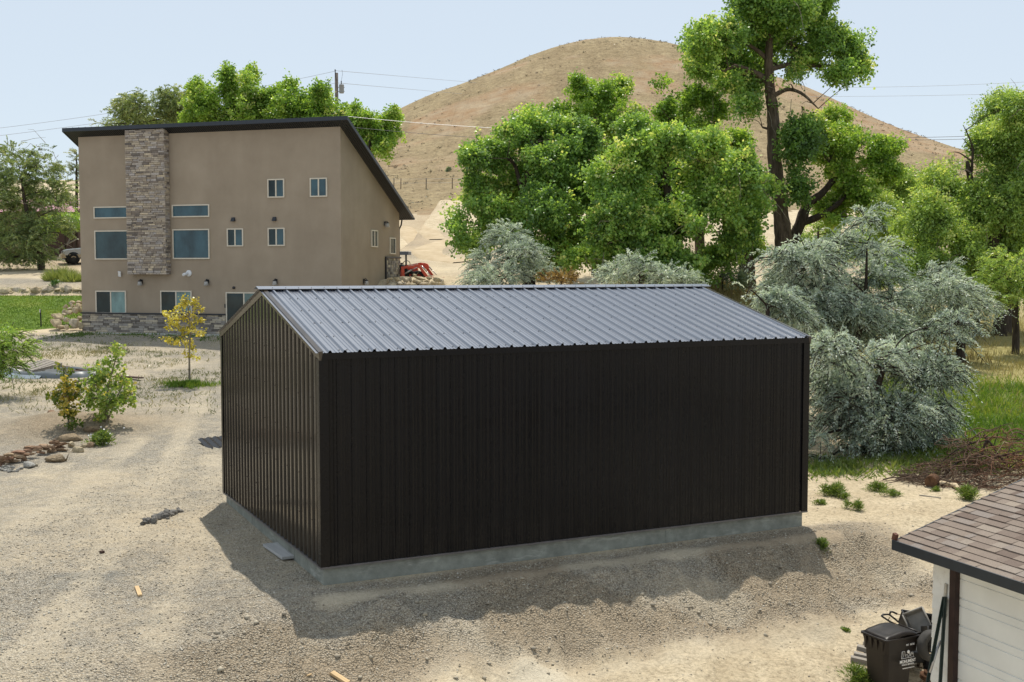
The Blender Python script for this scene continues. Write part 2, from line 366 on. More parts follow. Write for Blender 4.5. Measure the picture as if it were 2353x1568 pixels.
def drape(name, outline_or_path, width=None, lift=.03, step=.4, mat=None, edge=.25):
    """a ribbon of ground laid over the height field along a path"""
    P = np.array(outline_or_path, float); d = np.r_[0, np.cumsum(np.hypot(*np.diff(P, axis=0).T))]
    t = np.arange(0, d[-1], step); cx = np.interp(t, d, P[:, 0]); cy = np.interp(t, d, P[:, 1])
    k = np.ones(5) / 5
    if len(cx) > 8: cx[2:-2] = np.convolve(cx, k, 'valid'); cy[2:-2] = np.convolve(cy, k, 'valid')
    tx = np.gradient(cx); ty = np.gradient(cy); L = np.hypot(tx, ty) + 1e-9; nxv = -ty / L; nyv = tx / L
    m = 9; o = np.linspace(-1, 1, m)[None] * (width / 2) * (1 + .25 * fbm(t, t * 0, 3, 2, 3))[:, None]
    VX = cx[:, None] + nxv[:, None] * o; VY = cy[:, None] + nyv[:, None] * o
    VZ = T(VX.ravel(), VY.ravel()).reshape(VX.shape) + lift
    VZ[:, 0] -= lift + .12; VZ[:, -1] -= lift + .12
    i = np.arange(len(t) * m).reshape(len(t), m)
    FF = np.stack([i[:-1, :-1], i[:-1, 1:], i[1:, 1:], i[1:, :-1]], -1).reshape(-1, 4)
    return np_mesh(name, np.stack([VX.ravel(), VY.ravel(), VZ.ravel()], 1), FF, mat, smooth=True)
# dirt tracks behind the house
mt = Mt('track_dirt').set(.95, .1); mt.col(mt.ramp(mt.noise(.8, 6, .7), [(.3, (.40, .31, .195)), (.7, (.55, .45, .31))])); mt.bump(mt.noise(5, 5), .6, .05)
def gq(u, v): p = gp(u, v, 40); return p[:2]
rd = drape('dirt_track', [gq(*q) for q in ((1110, 541), (1070, 549), (1030, 556), (1000, 566), (978, 577), (985, 590), (1020, 598), (1075, 604))], 2.6, .06, .5, mt.m)
rd['kind'] = 'structure'; rd['label'] = 'pale looping dirt track on the slope right of the stucco house'; rd['category'] = 'road'
rd = drape('dirt_track', [gq(*q) for q in ((880, 524), (925, 523), (965, 529), (995, 541), (1010, 552))], 2.2, .06, .5, mt.m)
rd['kind'] = 'structure'; rd['label'] = 'faint upper dirt track cut across the slope behind the house'; rd['category'] = 'road'
# lawn left of the house
def lawn():
    xs = np.arange(-46, -23.0, .25); ys = np.arange(61.6, 70.15, .25)
    LX, LY = np.meshgrid(xs, ys); edge = 1.4 * np.clip((LX + 27) / 4, 0, 1)   # front edge swings back at the boulders
    LY = LY + edge * (1 - (LY - 61.6) / 8.5) + .25 * fbm(LX, LY * 0, 1.5, 2, 8)
    LZ = T(LX.ravel(), LY.ravel()) + .05; i = np.arange(LX.size).reshape(LX.shape)
    LZ = LZ.reshape(LX.shape); LZ[0] -= .12
    FF = np.stack([i[:-1, :-1], i[:-1, 1:], i[1:, 1:], i[1:, :-1]], -1).reshape(-1, 4)
    m = Mt('lawn_turf').set(.8, .2)
    c = m.ramp(m.noise(.35, 5, .6), [(.3, (.085, .15, .018)), (.55, (.13, .205, .022)), (.75, (.23, .25, .05))])
    c = m.mix(1.0, c, m.ramp(m.noise(9, 5, .8), [(.3, (.7,) * 3), (.7, (1.3,) * 3)]), 'MULTIPLY')
    m.col(c); m.bump(m.noise(30, 4, .8), .8, .05)
    o = np_mesh('lawn', np.stack([LX.ravel(), LY.ravel(), LZ.ravel()], 1), FF, m.m, smooth=True)
    o['kind'] = 'structure'; o['label'] = 'bright green mown lawn sloping beside the house'; o['category'] = 'lawn'
lawn()
# ------------------------------------------------------------------ black metal shed
def metal_paint(name, c, rough, spec, ior, streak=.25, bumpy=.02, ax=(1, 1, .06), rv=.25, dust=0):
    m = Mt(name).set(rough, spec, 0, ior); f = m.noise(3, 4, .6, stretch=ax); g = m.noise(60, 3)
    k = m.ramp(f, [(.3, tuple(x * (1 - streak) for x in c)), (.7, tuple(x * (1 + streak) for x in c))])
    if dust:
        sx = m.n('ShaderNodeSeparateXYZ'); m.l(m.pos(), sx.inputs[0]); lo = m.ramp(sx.outputs[2], [(0, (1,) * 3), (.55, (0,) * 3)])
        k = m.mix(m.math('MULTIPLY', m.math('MULTIPLY', lo, m.ramp(m.noise(5, 6, .75, stretch=(1, 1, .5)), [(.35, (0,) * 3), (.75, (1,) * 3)])), dust), k, (.20, .165, .12))
        k = m.mix(m.ramp(m.noise(9, 8, .85), [(.70, (0,) * 3), (.80, (.06,) * 3)]), k, (.25, .23, .21))
    m.col(k)
    m.l(m.ramp(m.noise(2.2, 6, .7), [(.3, (rough * (1 - rv),) * 3), (.7, (rough * (1 + rv),) * 3)]), m.b.inputs['Roughness'])
    m.bump(m.noise(1.6, 2), bumpy, .05); return m.m
M_wall = metal_paint('brown_black_siding', (.0066, .0062, .0072), .28, .22, 1.45, .15, .02, (1, 1, .03), .25, .07)
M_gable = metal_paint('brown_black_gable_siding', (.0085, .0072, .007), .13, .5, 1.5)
M_roof = metal_paint('dark_roof_metal', (.075, .09, .125), .27, 1.0, 2.0, .06, .0, (1, .06, 1), .06)
M_trim = metal_paint('dark_trim_metal', (.05, .038, .026), .2, .5, 1.5)
def concrete(name, c):
    m = Mt(name).set(.9, .2); f = m.noise(3, 7, .65)
    k = m.ramp(f, [(.3, tuple(x * .7 for x in c)), (.55, c), (.75, tuple(x * 1.25 for x in c))])
    k = m.mix(.5, k, m.mix(1.0, k, m.ramp(m.noise(9, 6, .8), [(.35, (.7, .72, .7)), (.7, (1.25, 1.25, 1.2))]), 'MULTIPLY'))
    k = m.mix(m.ramp(m.noise(1.2, 5, .7, stretch=(1, 1, 5)), [(.56, (0,) * 3), (.72, (.5,) * 3)]), k, (.62, .62, .56))
    m.col(k); m.bump(m.noise(25, 6, .7), .3, .02); return m.m
M_conc = concrete('foundation_concrete', (.27, .28, .25))
PER = .2286
PROF = [(.02, 0), (.07, 0), (.08, .005), (.09, 0), (.125, 0), (.135, .005), (.145, 0), (.183, 0), (.203, .021), (.228, .021)]
def prof_pts(L):
    pts = [(0.0, 0.0)]
    k = 0
    while k * PER < L:
        for u, o in PROF:
            if 0 < k * PER + u < L: pts.append((k * PER + u, o))
        k += 1
    pts.append((L, 0.0)); return pts
def panel(mb, L, mp, lo, hi, mk=1.0):
    P = [(u, o if o > .01 else o * mk) for u, o in prof_pts(L)]; n = len(P); vs = [mp(u, o, lo(u)) for u, o in P] + [mp(u, o, hi(u)) for u, o in P]
    mb.add(vs, [(i, i + 1, n + i + 1, n + i) for i in range(n - 1)])
shed = thing('metal_shed', 'long dark brown ribbed metal shed on a concrete footing in the middle of the yard', 'shed', (SH0[0], SH0[1], 0), SYAW)
wl = MB(); panel(wl, SL, lambda u, o, z: (u, -o, z), lambda u: 0, lambda u: SH)
for zz in (.12, 1.1, 2.1, 3.0):
    for k in range(0, 40): wl.b2(k * PER + .05, k * PER + .062, -.005, -.012, zz, zz + .012)
wl.build('wall', M_wall, shed, fix=False)
gt = lambda u: SH + SR * (1 - abs(u - SW / 2) / (SW / 2))
wl = MB(); panel(wl, SW, lambda u, o, z: (-o, SW - u, z), lambda u: 0, gt, .25)
for k in range(2, 28, 3):
    for q in range(1, 6):
        zz = .62 * q; u = k * PER + .212
        if zz < gt(u) - .1: wl.b2(-.021, -.030, SW - u - .007, SW - u + .007, zz, zz + .014)
o = wl.build('wall', M_gable, shed, fix=False); o['label'] = 'gable end wall with the ribs catching the light'
wl = MB(); panel(wl, SW, lambda u, o, z: (SL + o, u, z), lambda u: 0, gt); wl.build('wall', M_wall, shed, fix=False)
wl = MB(); panel(wl, SL, lambda u, o, z: (SL - u, SW + o, z), lambda u: 0, lambda u: SH); wl.build('wall', M_wall, shed, fix=False)
for sgn in (1, -1):
    rp = MB(); half = SW / 2; RL = SL + .16; ang = math.atan2(SR, half); e = .05
    def rmap(u, o, t, sgn=sgn):
        y = -e + (half + e) * t; z = SH + SR * (y / half) + o * 1.55 + .012; y2 = y if sgn > 0 else SW - y
        return (u - .08, y2, z)
    Pp = prof_pts(RL); NT = 6
    n = len(Pp); vs = []; fs = []
    for j in range(NT + 1): vs += [rmap(u, o, j / NT) for u, o in Pp]
    for j in range(NT): fs += [(j * n + i, j * n + i + 1, (j + 1) * n + i + 1, (j + 1) * n + i) for i in range(n - 1)]
    rp.add(vs, fs)
    rr = random.Random(4)
    for t in (.03, .22, .42, .62, .82, .95):
        for k in range(41):
            u = k * PER + (.165 if k % 2 else .05) + rr.uniform(-.01, .01); p = rmap(u, 0, t)
            rp.box((p[0], p[1], p[2] + .006), (.016, .016, .012))
    rp.build('roof_panel', M_roof, shed, fix=False)
rc = MB(); hw = .17; zr = SH + SR + .06; dz = SR / (SW / 2) * hw
yy = SW / 2
for a, b in (((yy - hw, zr - dz), (yy, zr)), ((yy, zr), (yy + hw, zr - dz))):
    rc.add([(-.12, a[0], a[1]), (SL + .12, a[0], a[1]), (SL + .12, b[0], b[1]), (-.12, b[0], b[1]), (-.12, a[0], a[1] - .006), (SL + .12, a[0], a[1] - .006), (SL + .12, b[0], b[1] - .006), (-.12, b[0], b[1] - .006)],
           [(0, 1, 2, 3), (7, 6, 5, 4), (0, 4, 5, 1), (2, 6, 7, 3), (1, 5, 6, 2), (0, 3, 7, 4)])
for k in range(41): rc.box((k * PER + .13, yy - hw + .03, zr - dz + .02), (.014, .014, .012))
rc.build('ridge_cap', M_roof, shed)
for xx, s in ((0, -1), (SL, 1)):
    for a, b in (((-.05, SH - .013), (yy, SH + SR)), ((SW + .05, SH - .013), (yy, SH + SR))):
        rt = MB(); h = .10
        x0, x1 = xx + s * .026, xx + s * .040
        vs = [(x0, a[0], a[1] - h), (x0, b[0], b[1] - h), (x1, b[0], b[1] + .03), (x1, a[0], a[1] + .03), (xx, a[0], a[1] - h), (xx, b[0], b[1] - h), (xx - s * .03, b[0], b[1] + .036), (xx - s * .03, a[0], a[1] + .036)]
        rt.add(vs, [(0, 1, 2, 3), (4, 7, 6, 5), (0, 4, 5, 1), (3, 2, 6, 7), (1, 5, 6, 2), (0, 3, 7, 4)])
        rt.build('rake_trim', M_trim, shed)
for y0, y1 in ((-.045, -.024), (SW + .024, SW + .045)):
    et = MB(); et.b2(-.02, SL + .02, y0, y1, SH - .10, SH - .004); et.build('eave_trim', M_wall, shed)
for x, y, sx, sy in ((0, 0, -1, -1), (SL, 0, 1, -1), (0, SW, -1, 1), (SL, SW, 1, 1)):
    ct = MB(); ct.b2(x + sx * .028, x - sx * .11, y + sy * .026, y + sy * .001, -.015, SH - .10); ct.b2(x + sx * .0285, x + sx * .001, y + sy * .0005, y - sy * .11, -.015, SH - .10)
    ct.build('corner_trim', M_wall, shed)
bt = MB(); bt.b2(.0, SL, -.03, .0, -.03, -.004); bt.b2(-.03, -.001, -.03, SW, -.031, -.005); bt.b2(SL + .001, SL + .03, -.03, SW, -.031, -.005)
bt.build('base_trim', metal_paint('base_flashing', (.12, .11, .11), .4, .6, 1.5), shed)
fo = MB(); fo.b2(.03, SL - .05, .03, SW - .06, -1.3, -.032)
for xj in (2.9, 6.1): fo.b2(xj, xj + .02, .024, .03, -1.3, -.034)
for yj in (1.6, 4.4, 6.1): fo.b2(.024, .03, yj, yj + .02, -1.3, -.034)
fo.build('foundation', M_conc, shed)
# ------------------------------------------------------------------ stucco house
HX0, HY0, HYAW, HWD, HZT, HZB, HM, HD = -8.519, 57.6, -.296, 15.354, 11.588, 1.186, .52, 7.531
ex = np.array([math.cos(HYAW), math.sin(HYAW)]); ey = np.array([-math.sin(HYAW), math.cos(HYAW)]); ho = np.array([HX0, HY0])
def fac(u, v, off=0.0):
    d = ray(u, v); o = ho - ey * off; t = o.dot(ey) / d[:2].dot(ey); p = d[:2] * t
    return (p - ho).dot(ex), CZ + d[2] * t - HZB
def side(u, v):
    d = ray(u, v); t = ho.dot(ex) / d[:2].dot(ex); p = d[:2] * t
    return (p - ho).dot(ey), CZ + d[2] * t - HZB
def z2(x, y): return ((200 + x / 1.651) / 1.7407, (400 + y / 1.651) / 1.7407)
def z3(x, y): return ((900 + x / 1.651) / 1.7407, (400 + y / 1.651) / 1.7407)
house = thing('stucco_house', 'tall taupe stucco house with slanted dark roof and stacked stone chimney', 'house', (HX0, HY0, HZB), HYAW)
HH = HZT - HZB
def stucco():
    m = Mt('taupe_stucco').set(.92, .15); f = m.noise(.55, 6, .6)
    c = m.ramp(f, [(.3, (.32, .262, .20)), (.55, (.362, .298, .229)), (.75, (.395, .328, .256))])
    c = m.mix(.4, c, m.mix(1.0, c, m.ramp(m.noise(.4, 5, .6, stretch=(1.6, 1.6, .35)), [(.35, (.86, .85, .84)), (.65, (1.1, 1.1, 1.1))]), 'MULTIPLY'))
    m.col(c); m.bump(m.noise(35, 5, .7), .35, .02); return m.m
M_st = stucco(); M_dark = simple('black_roof_trim', (.012, .015, .022), .4, .5, 0, .2)
M_cream = simple('almond_vinyl', (.66, .60, .50), .5, .4, 0, .06)
hw_ = MB(); zb_ = -1.2
hw_.add([(-HWD, 0, zb_), (0, 0, zb_), (0, 0, HH), (-HWD, 0, HH), (-HWD, HD, zb_), (0, HD, zb_), (0, HD, HH - HM * HD), (-HWD, HD, HH - HM * HD)],
        [(0, 1, 2, 3), (1, 5, 6, 2), (5, 4, 7, 6), (4, 0, 3, 7)])
hw_.build('wall', M_st, house)
oy, ob, ol, orr, th = .507, .611, .622, .625, .18
def rz(y, d=0): return HH - HM * y + d
rf = MB()
def slab(mb, x0, x1, y0, y1, d0, d1):
    mb.add([(x0, y0, rz(y0, d0)), (x1, y0, rz(y0, d0)), (x1, y1, rz(y1, d0)), (x0, y1, rz(y1, d0)), (x0, y0, rz(y0, d1)), (x1, y0, rz(y0, d1)), (x1, y1, rz(y1, d1)), (x0, y1, rz(y1, d1))],
           [(3, 2, 1, 0), (4, 5, 6, 7), (0, 1, 5, 4), (1, 2, 6, 5), (2, 3, 7, 6), (3, 0, 4, 7)])
slab(rf, -HWD - ol + .03, orr - .03, -oy + .03, HD + ob - .03, .03, th + .01)
k = -HWD - ol + .2
while k < orr - .1: slab(rf, k, k + .03, -oy + .05, HD + ob - .05, th + .011, th + .05); k += .4
rf.build('roof', M_dark, house)
def soffit_mat():
    m = Mt('dark_soffit').set(.5, .4); m.col((.012, .014, .017))
    wv = m.n('ShaderNodeTexWave', wave_type='BANDS', bands_direction='X'); wv.inputs['Scale'].default_value = 2.6; m.l(m.pos(), wv.inputs['Vector']); m.bump(wv.outputs['Fac'], 1.0, .05)
    m.col(m.ramp(wv.outputs['Fac'], [(.1, (.006, .007, .009)), (.4, (.02, .022, .026))])); return m.m
sf = MB(); slab(sf, -HWD - ol + .025, orr - .025, -oy + .025, HD + ob - .025, .0, .026); sf.build('soffit', soffit_mat(), house)
fs_ = MB(); slab(fs_, -HWD - ol, orr, -oy, -oy + .022, -.012, th); slab(fs_, orr - .022, orr, -oy + .024, HD + ob, -.012, th); slab(fs_, -HWD - ol, -HWD - ol + .022, -oy + .024, HD + ob, -.012, th); slab(fs_, -HWD - ol + .024, orr - .024, HD + ob - .022, HD + ob, -.012, th)
fs_.build('fascia', simple('blue_black_fascia', (.016, .023, .036), .35, .55, 0, .15), house)
gu = MB(); zg = rz(HD + ob) - .02; gu.b2(-HWD - ol, orr + .02, HD + ob + .002, HD + ob + .12, zg, zg + .13); gu.build('gutter', M_dark, house)
ds = MB(); ds.tube([(-.06, HD + ob - .08, zg - .02), (-.06, HD + .42, zg - .3), (-.06, HD + .12, zg - .55), (-.06, HD + .08, -1)], .045, 8); ds.build('downspout', M_trim, house)
# stone veneer
def stone_mat(name, stops): return tinted(name, stops, .85, .25, 9, .28, .5, .03)
M_ledge = stone_mat('ledgestone_chimney', [(0, (.16, .14, .125)), (.2, (.28, .235, .20)), (.4, (.39, .325, .25)), (.55, (.34, .31, .30)), (.7, (.47, .395, .295)), (.85, (.42, .385, .37)), (1, (.57, .475, .34))])
M_ledge2 = stone_mat('ledgestone_base', [(0, (.14, .125, .11)), (.3, (.26, .235, .21)), (.6, (.36, .335, .31)), (.8, (.45, .40, .32)), (1, (.54, .47, .36))])
def veneer(mb, mp, a0, a1, z0, z1, seed, hr=(.07, .13), wr=(.16, .52)):
    r = random.Random(seed); z = z0
    while z < z1 - .01:
        h = min(r.uniform(*hr), z1 - z); a = a0
        if z1 - z - h < .05: h = z1 - z
        while a < a1 - .01:
            wd = min(r.uniform(*wr), a1 - a); p = r.uniform(.015, .065); mb.tint = r.random()
            if a1 - a - wd < .08: wd = a1 - a
            g = .006; q = [mp(a + g, 0, z + g), mp(a + wd - g, 0, z + g), mp(a + wd - g, 0, z + h - g), mp(a + g, 0, z + h - g)]
            dd = r.uniform(-.01, .01)
            q2 = [mp(a + g * 2, p, z + g * 1.5), mp(a + wd - g * 2, p + dd, z + g * 1.5), mp(a + wd - g * 2, p + dd, z + h - g * 1.5), mp(a + g * 2, p, z + h - g * 1.5)]
            mb.add(q + q2, [(4, 5, 6, 7), (0, 1, 5, 4), (1, 2, 6, 5), (2, 3, 7, 6), (3, 0, 4, 7)]); a += wd
        z += h
    mb.tint = .5
CP = .42
ca0 = fac(*z2(505, 700), CP)[0]; ca1 = fac(*z2(761, 700), CP)[0]; cz0 = fac(*z2(768, 1153), CP)[1]; cz1 = rz(-CP) - .015
ch = MB(); ch.tint = .1; ch.b2(ca0 + .03, ca1 - .03, -CP, -.002, cz0, cz1)
veneer(ch, lambda a, o, z: (a, -CP - o + .002, z), ca0, ca1, cz0, cz1, 3)
veneer(ch, lambda a, o, z: (ca1 - .032 + o, -a, z), .02, CP + .02, cz0, cz1, 4)
veneer(ch, lambda a, o, z: (ca0 + .032 - o, -a, z), .02, CP + .02, cz0, cz1, 5)
ch.build('stone_chimney', M_ledge, house)
zl = fac(*z2(600, 1416))[1]; zb0 = fac(*z2(600, 1534))[1]; xd0 = fac(*z2(1165, 1400))[0]
bs = MB(); veneer(bs, lambda a, o, z: (a, -o - .002, z), -HWD, xd0 - .03, zb0 - .5, zl, 7, (.08, .14), (.2, .6)); bs.build('stone_base', M_ledge2, house)
bs = MB(); veneer(bs, lambda a, o, z: (a, -o - .002, z), xd0 + 2.2, 0, zb0 - .5, zl, 8, (.08, .14), (.2, .6))
bs.build('stone_base', M_ledge2, house)
lg = MB(); lg.b2(-HWD - .03, xd0 - .03, -.10, -.001, zl + .002, zl + .075); lg.build('stone_ledge', M_dark, house)
lg = MB(); lg.b2(xd0 + 2.2, .0, -.10, -.001, zl + .002, zl + .075); lg.build('stone_ledge', M_dark, house)
sb0, sz0 = side(*z3(1057, 1243)); sb1, szt = side(*z3(1150, 1048))
sb = MB(); veneer(sb, lambda a, o, z: (.002 + o, a, z), sb0 + .08, HD, .2, szt, 9, (.09, .16), (.12, .3)); sb.build('stone_base', M_ledge2, house)
sl_ = MB(); sl_.b2(.001, .09, sb0, sb0 + .075, 0, szt + .08); sl_.b2(.0015, .1, sb0 + .08, HD + .04, szt + .002, szt + .08); sl_.build('stone_ledge', M_dark, house)
# windows
def glass(name, c, rough=.03, spec=.5, ior=1.5):
    m = Mt(name).set(rough, spec, 0, ior); m.col(m.ramp(m.noise(.9, 5, .6, stretch=(1, 1, .6)), [(.35, tuple(x * .55 for x in c)), (.65, tuple(x * 1.35 for x in c))])); m.bump(m.noise(.9, 1), .02, .05); return m.m  # uneven tone in the pane colour imitates varied reflections
G_dark = glass('dark_window_glass', (.024, .042, .048), .03, .3); G_mid = glass('teal_reflection_glass', (.03, .062, .072)); G_sky = glass('sky_reflection_glass', (.036, .085, .11)); G_teal = glass('pale_blind_behind_glass', (.16, .27, .275), .08)  # middle two: reflected sky painted in as blue and teal base colour
F_map = lambda a, o, z: (a, -o, z)
S_map = lambda b, o, z: (o, b, z)
def bx(mb, mp, a0, a1, o0, o1, z0, z1):
    p, q = mp(a0, o0, z0), mp(a1, o1, z1); mb.b2(p[0], q[0], p[1], q[1], p[2], q[2])
def window(mp, a0, a1, z0, z1, mull=(), gl=(0,), label=None, fw=.06, name='window'):
    f = MB(); bx(f, mp, a0, a1, .001, .06, z1 - fw, z1); bx(f, mp, a0, a1, .001, .06, z0, z0 + fw)
    bx(f, mp, a0, a0 + fw, .001, .06, z0 + fw, z1 - fw); bx(f, mp, a1 - fw, a1, .001, .06, z0 + fw, z1 - fw)
    xs = [a0 + fw * .5]
    for m in mull: c = a0 + (a1 - a0) * m; bx(f, mp, c - .035, c + .035, .001, .052, z0 + fw, z1 - fw); xs.append(c)
    xs.append(a1 - fw * .5)
    o = f.build(name, M_cream, house)
    if label: o['label'] = label
    g = MB()
    for i in range(len(xs) - 1):
        g.mi = gl[i % len(gl)]; of = .018 + .008 * (i % 2); P = [mp(xs[i], of, z0 + fw * .5), mp(xs[i + 1], of, z0 + fw * .5), mp(xs[i + 1], of, z1 - fw * .5), mp(xs[i], of, z1 - fw * .5)]
        g.add(P, [(0, 1, 2, 3)])
    g.build('pane', [G_dark, G_sky, G_teal, G_mid], o); return o
def wz2(x0, y0, x1, y1, **k):
    a0, zt = fac(*z2(x0, y0)); a1, zb = fac(*z2(x1, y1)); return window(F_map, a0, a1, zb, zt, **k)
M_in = None
a_, t_ = fac(*z2(291, 707)); _, b_ = fac(*z2(291, 785)); window(F_map, a_, ca0 + .2, b_, t_, gl=(1,), label='narrow transom window left of the chimney')
wz2(807, 694, 1055, 773, gl=(1,), label='narrow transom window right of the chimney')
a_, t_ = fac(*z2(296, 864)); _, b_ = fac(*z2(298, 1055)); window(F_map, a_, ca0 + .2, b_, t_, gl=(3,), label='large window left of the chimney')
wz2(811, 855, 1057, 1051, gl=(1,), label='large picture window right of the chimney')
wz2(1438, 524, 1550, 645, mull=(.5,), gl=(0, 1)); wz2(1170, 850, 1279, 968, mull=(.5,), gl=(0, 1)); wz2(1440, 846, 1553, 965, mull=(.5,), gl=(0, 1))
wz2(303, 1260, 507, 1412, mull=(.5,), gl=(0, 2)); wz2(731, 1260, 940, 1414, mull=(.5,), gl=(0, 2))
a0, zt = fac(*z3(562, 517)); a1, zb = fac(*z3(677, 640)); window(F_map, a0, a1, zb, zt, mull=(.5,), gl=(1, 1))
for q in ((962, 858, 1005, 974), (1085, 909, 1123, 1020)):
    b0, t0 = side(*z3(q[0], q[1])); b1, bb = side(*z3(q[2], q[3])); window(S_map, b0, b1, bb, t0, mull=(.5,) if q[0] == 962 else (), gl=(0, 0))
dr = window(F_map, xd0, xd0 + 2.1, -.02, fac(*z2(1165, 1270))[1], mull=(.5,), gl=(0, 2), label='sliding glass patio door', name='patio_door')
# lamps and small fittings
M_shade = simple('frosted_lamp_glass', (.42, .42, .42), .4, .5, 0, .1)
def sconce(mp, a, z):
    b = MB(); bx(b, mp, a - .07, a + .07, .001, .03, z - .02, z + .20); p = [mp(a, .03, z + .12), mp(a, .10, z + .22), mp(a, .17, z + .2), mp(a, .17, z + .10)]
    b.tube(p, .022, 6); q = mp(a, .17, z + .1); b.lathe([(.0, .06), (.08, .05), (.11, .0), (.0, .0)], 10, Matrix.Translation(q))
    o = b.build('wall_lamp', M_dark, house); s = MB(); s.lathe([(.09, .0), (.13, -.2), (.10, -.21), (0, -.2)], 10, Matrix.Translation(q)); s.build('lamp_shade', M_shade, o)
for x, y in ((606, 1212), (1043, 1212), (1494, 1210)): sconce(F_map, *fac(*z2(x, y)))
for x, y in ((1053, 828), (915, 1208)): sconce(S_map, *side(*z3(x, y)))
for x, y in ((1212, 790), (1484, 787)):
    a, z = fac(*z2(x, y)); v = MB(); v.add([(a - .11, -.001, z - .1), (a + .11, -.001, z - .1), (a + .09, -.001, z + .1), (a - .09, -.001, z + .1), (a - .11, -.14, z - .1), (a + .11, -.14, z - .1), (a + .09, -.05, z + .1), (a - .09, -.05, z + .1)],
        [(0, 1, 2, 3), (4, 5, 6, 7), (0, 1, 5, 4), (1, 2, 6, 5), (2, 3, 7, 6), (3, 0, 4, 7)]); v.build('vent_hood', M_dark, house)
a, z = fac(*z2(1216, 1241)); v = MB(); v.lathe([(.07, 0), (.07, .08), (.05, .1), (0, .1)], 10, Matrix.Translation((a, -.001, z)) @ Matrix.Rotation(R(90), 4, 'X')); v.build('vent_cap', M_dark, house)
a, z = fac(*z2(1160, 1360)); v = MB(); v.b2(a - .04, a + .04, -.001, -.06, z - .1, z + .1); v.build('door_bell', M_dark, house)
M_white = simple('white_plastic', (.75, .76, .78), .4, .4, 0, .05)
a, z = fac(*z2(912, 1146)); v = MB(); v.lathe([(.17, 0), (.17, .04), (.15, .06), (0, .06)], 14, Matrix.Translation((a + .05, -.001, z)) @ Matrix.Rotation(R(90), 4, 'X'))
v.tube([(a, -.06, z), (a - .08, -.2, z - .05), (a - .12, -.3, z - .08)], [.06, .08, .07], 10); v.build('security_camera', M_white, house)
a, z = fac(*z2(468, 1150)); v = MB(); v.box((a, -.12, z), (.16, .03, .30), Matrix.Rotation(R(20), 3, 'X') @ Matrix.Rotation(R(12), 3, 'Y')); v.b2(a - .02, a + .02, -.001, -.11, z - .02, z + .02); v.build('solar_panel', M_white, house)
# concrete strip at the foot of the house
st = MB(); st.b2(-HWD - .7, .3, -1.05, -.08, -.35, zb0 - .03)
o = st.build('concrete_strip', concrete('pale_patio_concrete', (.50, .50, .47)), None, (HX0, HY0, HZB)); o.rotation_euler = (0, 0, HYAW); o['kind'] = 'structure'; o['label'] = 'pale concrete apron strip along the foot of the house'; o['category'] = 'pavement'
# ------------------------------------------------------------------ garage at the lower right
GO = (4.94, 14.69, -1.85); GA = R(20.4)
gar = thing('garage', 'white sided garage with brown shingle roof at lower right corner', 'garage', GO, GA)
EZ = 2.74; SLP = .32; GLEN = 9.0; GW = 7.2
M_sid = Mt('weathered_white_siding').set(.6, .3); c = M_sid.ramp(M_sid.noise(1.3, 6, .65, stretch=(1, 1, 2)), [(.3, (.60, .60, .56)), (.6, (.74, .74, .71))])
c = M_sid.mix(M_sid.ramp(M_sid.noise(7, 6, .8), [(.58, (0,) * 3), (.75, (.5,) * 3)]), c, (.36, .33, .28)); M_sid.col(c); M_sid = M_sid.m
M_door = simple('white_door_steel', (.70, .71, .68), .45, .4, 0, .06, 2)
M_post = simple('dark_brown_post', (.028, .014, .012), .55, .35, 0, .35, 8, .2)
M_fas = simple('slate_fascia', (.026, .032, .038), .45, .4, 0, .15)
WX = .40
def lap(mb, y0, y1, z0, z1, x, ex_=.19):
    z = z0
    while z < z1:
        h = min(ex_, z1 - z); mb.add([(x - .016, y0, z), (x - .016, y1, z), (x - .003, y1, z + h), (x - .003, y0, z + h), (x + .02, y0, z), (x + .02, y1, z), (x + .02, y1, z + h), (x + .02, y0, z + h)],
              [(0, 1, 2, 3), (0, 4, 5, 1), (1, 5, 6, 2), (0, 3, 7, 4)]); z += h
wa = MB(); lap(wa, -.62, -.28, 0, EZ - .02, WX); lap(wa, -GLEN, -3.3, 0, EZ - .02, WX)
wa.b2(WX + .021, GW - .4, -.30, -.42, -.4, EZ - .05); wa.b2(WX + .021, GW - .4, -GLEN + .02, -GLEN + .12, -.4, EZ)
wa.add([(WX + .03, -.3, EZ - .06), (GW - .4, -.3, EZ - .06), (GW / 2, -.3, EZ + SLP * GW / 2 - .1)], [(0, 1, 2)])
wa.build('siding_wall', M_sid, gar)
po = MB(); po.b2(WX - .045, WX + .03, -.72, -.621, -.3, EZ - .06); po.build('door_post', M_post, gar)
po = MB(); po.b2(WX - .045, WX + .03, -3.3, -3.2, -.3, EZ - .06); po.build('door_post', M_post, gar)
gd = MB(); zt = EZ - .05; z = zt; i = 0
pts = []
while z > -.1:
    for dz, ox in ((.0, 0), (.185, 0), (.19, .012), (.205, .012), (.21, 0), (.29, 0), (.295, .010), (.305, .010), (.31, 0)): pts.append((z - dz, ox))
    z -= .345
n = len(pts); gd.add([(WX + .03 + o_, -.722, zz) for zz, o_ in pts] + [(WX + .03 + o_, -3.198, zz) for zz, o_ in pts], [(k, k + 1, n + k + 1, n + k) for k in range(n - 1)])
gd.build('garage_door', M_door, gar)
gf = MB(); gf.b2(-.024, -.001, -GLEN - .2, .02, EZ - .115, EZ + .012); gf.build('fascia', M_fas, gar)
gs = MB(); gs.b2(.0, WX + .02, -GLEN - .2, .0, EZ - .10, EZ - .085); gs.build('soffit', M_sid, gar)
gr_ = MB(); 
